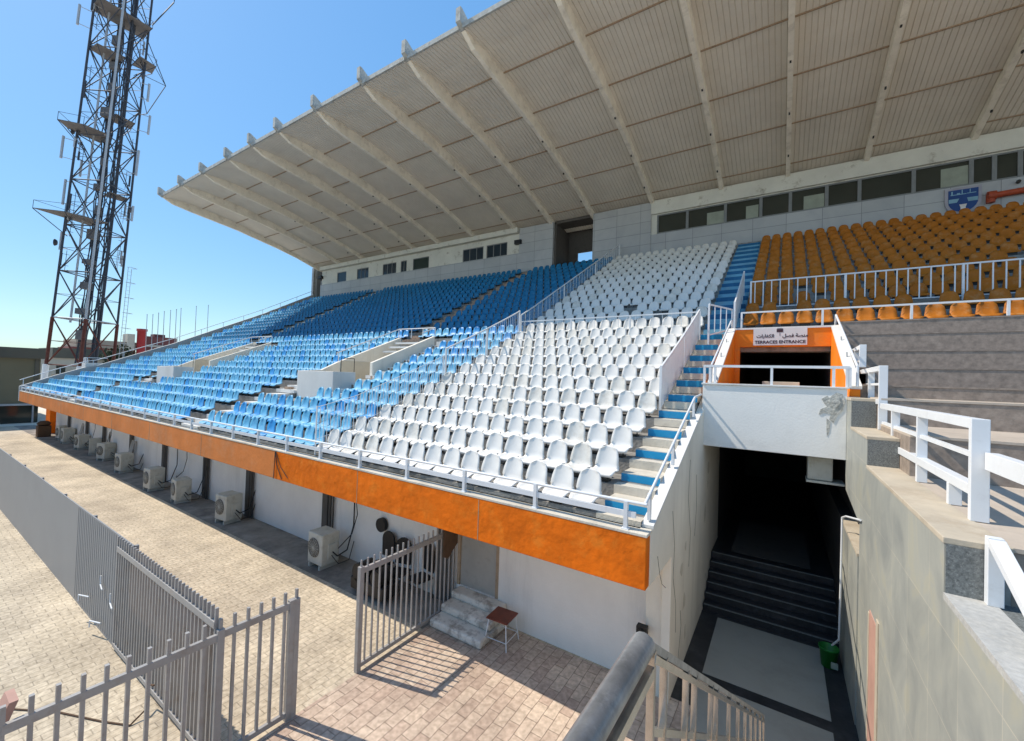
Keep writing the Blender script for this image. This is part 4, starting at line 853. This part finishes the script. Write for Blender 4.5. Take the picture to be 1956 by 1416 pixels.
# ------------------------------------------------------------------ tower
TC = Vector((-73.7,13.9,0)); 
tw = empty('telecom_tower', TC, 'tall steel lattice telecom and floodlight tower with platforms and antennas', 'tower', rz=R(33))
tw.rotation_mode = 'XYZ'; tw.matrix_world = Matrix.Translation(TC) @ Matrix.Rotation(R(2.7), 4, Vector((-.98,.19,0))) @ Matrix.Rotation(R(33), 4, 'Z')
SB, ST, Z0, PH, NP = 2.05, 1.82, 4.7, 5.75, 10
def corner(i, z):
    s = SB+(ST-SB)*min(1, max(0,(z-Z0)/50)); a = [(-1,-1),(1,-1),(1,1),(-1,1)][i % 4]; return Vector((a[0]*s, a[1]*s, z))
for i in range(4):
    MB().tube(corner(i,0), corner(i,Z0), .28, 8).build('footing_leg', 'white_metal', tw)
    lowm = MB().tube(corner(i,Z0), corner(i,Z0+PH), .17, 8).build('leg', 'tower_red', tw)
    mb = MB()
    for k in range(1,NP): mb.tube(corner(i,Z0+PH*k), corner(i,Z0+PH*(k+1)), .12, 8)
    mb.build('leg', 'tower_steel' if i != 1 else 'tower_silver', tw)
for k in range(NP+1):
    z = Z0+PH*k; mb = MB()
    for i in range(4): mb.tube(corner(i,z), corner(i+1,z), .07, 6)
    mb.build('ring_beam', 'tower_silver' if k == 1 else ('tower_red' if k == 0 else 'tower_steel'), tw)
    if k < NP:
        mb = MB()
        for i in range(4): mb.tube(corner(i,z), corner(i+1,z+PH), .06, 6); mb.tube(corner(i+1,z), corner(i,z+PH), .06, 6)
        for i in range(4): m0 = (corner(i,z)+corner(i+1,z+PH))/2; mb.tube(m0, (corner(i,z)+corner(i,z+PH))/2, .03, 5); mb.tube(m0, (corner(i+1,z)+corner(i+1,z+PH))/2, .03, 5)
        mb.tube(corner(0,z), corner(2,z), .05, 5)
        mb.build('cross_brace', 'tower_red' if k == 0 else 'tower_steel', tw)
mb = MB(); random.seed(3)
for j in range(16):
    x = -.9+.12*j; pts = [(x+random.uniform(-.1,.1), .2+random.uniform(-.25,.25), z) for z in range(5, 62, 3)]; mb.path([(p[0]+.5*(j > 9), p[1], p[2]) for p in pts], .06, 5)
mb.build('cable_bundle', 'tower_steel', tw)
MB().tube((.9,.9,5),(.8,.8,62),.17,10).build('cable_tray', 'tower_steel', tw); MB().tube((-.9,-1.0,10),(-.8,-.9,62),.11,10).build('cable_tray', 'tower_silver', tw)
ld = MB()
for s_ in (-.25,.25): ld.tube((3.0,2.0+s_,4),(2.85,2.0+s_,18),.03,5)
for i in range(26): z = 5+i*.5; ld.tube((3.0-.4*(z-4)/36,1.75,z),(3.0-.4*(z-4)/36,2.25,z),.02,4)
for i in range(7):
    z = 6+i*2; x = 3.0-.4*(z-4)/36; ld.path([(x,1.6,z),(x+.6,1.6,z),(x+.6,2.4,z),(x,2.4,z)], .03, 4)
ld.build('ladder', 'tower_silver', tw)
def plat(pts, z, th=.07):
    n = len(pts); m = MB(); m.add([(x,y,z) for x,y in pts]+[(x,y,z+th) for x,y in pts], [tuple(range(n))[::-1], tuple(range(n,2*n))]+[(i,(i+1)%n,n+(i+1)%n,n+i) for i in range(n)]); return m
c33, s33 = math.cos(R(33)), math.sin(R(33))
def loc_(u, v): # u: toward -y of the world, v: toward +x of the world
    x, y = v, -u; return (x*c33+y*s33, -x*s33+y*c33)
for pts, z in (([(.2,-1.9),(3.4,-1.2),(4.5,.3),(2.6,1.9),(.2,1.9)],33.9),([(.3,-2.0),(5.4,-.8),(3.2,1.6),(-.6,2.0)],22.9),([(-2.4,-1.6),(-.2,-1.6),(-.2,1.2),(-2.2,.8)],37.2),([(-2.4,-1),(-.4,-1.2),(-.4,1.4),(-2.2,1)],27.0),([(-.4,-1.6),(2.4,-1),(2.2,1.2),(-.4,1.4)],44.8),([(-2.6,-1.8),(2.6,-1.8),(2.6,1.8),(-2.6,1.8)],50.3),([(-3.8,-1.2),(-1.8,-1.6),(-1.8,1.4),(-3.6,1.0)],46.0)):
    plat([loc_(a, b) for a, b in pts], z).build('platform', 'tower_plate', tw)
    fr_ = MB(); q_ = [loc_(a, b) for a, b in pts]
    for a, b in zip(q_, q_[1:]+q_[:1]):
        fr_.tube((a[0],a[1],z+1.0),(b[0],b[1],z+1.0),.025,4).tube((a[0],a[1],z),(a[0],a[1],z+1.0),.025,4).tube((a[0],a[1],z),(a[0]*.45,a[1]*.45,z-2.4),.045,4)
    fr_.build('platform_frame', 'tower_steel', tw)
sf = MB(); A = [(*loc_(-2.4,0),50),(*loc_(-5.0,.3),44.5),(*loc_(-3.4,.2),39.5),(*loc_(-2.1,0),38.5)]; sf.path(A, .05, 5).path([A[1],(*loc_(-2.2,0),44.5)], .04, 5).path([A[1],(*loc_(-2.2,0),48.5)], .04, 5).path([A[2],(*loc_(-2.2,0),44)], .04, 5)
sf.build('side_frame', 'tower_steel', tw)
rr = MB()
for z in (57.2,):
    q = [(-3.4,-3.4),(3.4,-3.4),(3.4,3.4),(-3.4,3.4),(-3.4,-3.4)]
    for a, b in zip(q[:-1], q[1:]): rr.tube((a[0],a[1],z),(b[0],b[1],z),.05,5); rr.tube((a[0],a[1],56.3),(a[0],a[1],57.2),.05,5); rr.tube((a[0],a[1],56.2),(a[0]*.6,a[1]*.6,51.5),.07,5)
rr.build('platform_rail', 'tower_steel', tw)
for x, y, z, h in ((-3.2,-1.4,24.6,3.2),(-3.0,-2.4,30.0,2.8),(2.8,1.4,30.2,3.4),(3.2,2.0,36.2,2.6),(-3.3,-1.0,19.0,2.2),(3.1,1.2,24.0,2.0),(-2.8,-2.6,47.0,2.6),(3.0,1.6,40.5,2.4),(-3.9,.8,29.3,2.2)):
    MB().tube((x,y,z),(x,y,z+h),.13,10).tube((x*.72,y*.72,z+.2),(x,y,z+.2),.04,5).tube((x*.72,y*.72,z+h-.2),(x,y,z+h-.2),.04,5).build('panel_antenna', 'tower_silver', tw)
random.seed(21)
for j in range(26):
    z = random.uniform(12, 50); a = random.choice([-2.2,-1.9,.9,1.2,2.4]) ; rr_ = random.uniform(2.5,3.1); x, y = rr_*math.cos(a), rr_*math.sin(a); h = random.uniform(.8,2.2)
    MB().box(x-.07,x+.07,y-.07,y+.07,z,z+h).tube((x*.75,y*.75,z+.1),(x,y,z+.1),.03,4).tube((x*.75,y*.75,z+h-.1),(x,y,z+h-.1),.03,4).tube((x*.85,y*.85,z-.5),(x*.85,y*.85,z+h+.4),.025,4).build('small_antenna', 'tower_steel' if j % 3 else 'tower_silver', tw)
for j in range(14):
    z = 8+3.2*j; MB().box(-.5+random.uniform(-.5,.5),.3,-.6,.1,z,z+random.uniform(.5,1.3)).build('equipment_box', 'tower_plate', tw)
for x, y, z in ((-2.7,-1.9,19.6),(2.6,1.6,25.6),(-2.6,-1.6,33.9),(2.6,1.2,43.6)):
    m = MB(); m.lathe([(.001,0),(.32,.05),(.42,.2),(.42,.24)], n=14); o = m.build('dish_antenna', 'tower_steel', tw); o.location = (x,y,z); o.rotation_euler = (R(90),0,R(-60))
# ------------------------------------------------------------------ flag poles
for i, (y, z) in enumerate([(12.7,9.39),(13.09,9.45),(13.48,9.64),(13.87,9.84),(14.32,10.0),(14.74,10.16),(15.08,10.31),(16.24,10.69),(17.2,10.95)]):
    o = MB().tube((0,0,0),(0,0,z),.035,8,r1=.022).lathe([(.001,0),(.04,.02),(.04,.05),(.001,.08)], c=(0,0,z), n=8).build('flag_pole', 'tower_silver'); o.location = (-46,y,0)
    tag(o, f'bare thin flag pole beyond the far parapet, {ORD[i+1]} from the left of nine', 'flag pole', 'bare flag poles beyond the far end of the stand')
# ------------------------------------------------------------------ buildings behind
b1 = empty('olive_hall', (-52,0,0), 'olive clad hall with dark eaves behind the far end of the walkway', 'building')
MB().box(-14,0,-30,7.6,1.5,5.3).build('wall', 'olive_cladding', b1); MB().box(-14.5,.35,-30,7.8,5.3,6.15).build('eaves', 'dark_fascia', b1)
for y in (-14,-8,-2,1.2,4.2,7.4): MB().box(0,.08,y-.12,y+.12,1.5,5.3).build('joint_strip', 'dark_fascia', b1)
MB().box(-.5,-.1,-30,7.6,0,1.5).build('glazing', 'window_dark', b1)
for y in (-10,-5,0,2.6,5.2,7.3): MB().box(-.1,.05,y-.05,y+.05,0,1.5).build('mullion', 'grey_metal', b1)
MB().box(-.3,.12,-30,7.6,1.44,1.6).build('sill_band', 'grey_panel', b1)
b2 = empty('pale_block', (-95,17,0), 'low pale block with a dark roof seen behind the tower base', 'building'); MB().box(-10,0,-6,4,0,5.8).build('wall', 'pale_block', b2); MB().box(-10,.3,-2,6,5.8,7.4).build('roof', 'dark_fascia', b2)
for y in (-4,-1,2): MB().box(.0,.05,y-.5,y+.5,2,4.6).build('window', 'window_dark', b2)
b3 = empty('maroon_building', (-147,0,0), 'wide maroon building with a tan roof band far beyond the tower', 'building')
MB().box(-12,0,26,38.5,0,9.2).build('wall', 'maroon', b3); MB().box(-12,.5,27,38.5,9.2,11.2).build('roof', 'tan_roof', b3)
for i in range(6): MB().box(0,.1,27+2*i,27.9+2*i,4.5,7).build('window', 'window_dark', b3)
o = MB().box(-150,-146,36.5,38.0,9,13.4).build('roof_turret', 'pale_block'); tag(o, 'small tan turret standing on the roof line left of the red column', 'turret')
o = MB().lathe([(1.0,0),(1.0,14.4),(1.15,14.4),(1.15,15),(.001,15)], n=20).build('red_column', 'red_paint'); o.location = (-146,39.4,0); tag(o, 'thick red column rising beside the flag poles', 'column')
b4 = empty('maroon_pavilion', (-150,0,0), 'distant maroon pavilion with pale floor bands behind the flag poles', 'building')
MB().box(-5,0,41.6,48.5,0,13.4).build('wall', 'maroon', b4); MB().box(-5.2,.3,41.4,48.7,10.4,11.0).box(-5.2,.3,41.4,48.7,7.6,8.2).build('floor_band', 'pale_block', b4); MB().box(-4,-1,43.5,46,13.4,14.2).build('roof_box', 'maroon', b4)
o = MB().box(-60,-59.5,9.5,20,0,3.9).build('far_wall', 'pale_block'); tag(o, 'low pale wall crossing behind the tower base', 'wall')
e = empty('dark_tree', (-92,22,0), 'dark leafy tree beyond the tower base', 'tree')
MB().tube((0,0,0),(.2,.1,5),.3,8,r1=.15).build('trunk', 'tower_red', e)
cm = MB(); random.seed(5)
for i in range(1100):
    v = Vector((random.gauss(0,1),random.gauss(0,1),random.gauss(0,.8))); v = v.normalized()*random.uniform(.3,1)*2.3; c = v+Vector((0,0,6.2)); s_ = random.uniform(.12,.26); a = Vector((random.uniform(-1,1),random.uniform(-1,1),random.uniform(-1,1))).normalized(); b = a.orthogonal().normalized()
    cm.add([c+a*s_, c+b*s_*.6, c-a*s_, c-b*s_*.6], [(0,1,2,3)])
cm.build('crown', 'dark_leaf', e)
o = MB().box(-.6,.6,-.5,.5,0,1.6).path([(-.5,0,1.6),(-.8,0,2.6),(.6,0,2.3)], .06, 5).build('roof_tank', 'dark_metal'); o.location = (-56,.0,6.15); tag(o, 'dark tank with an aerial on the roof of the olive hall', 'tank')
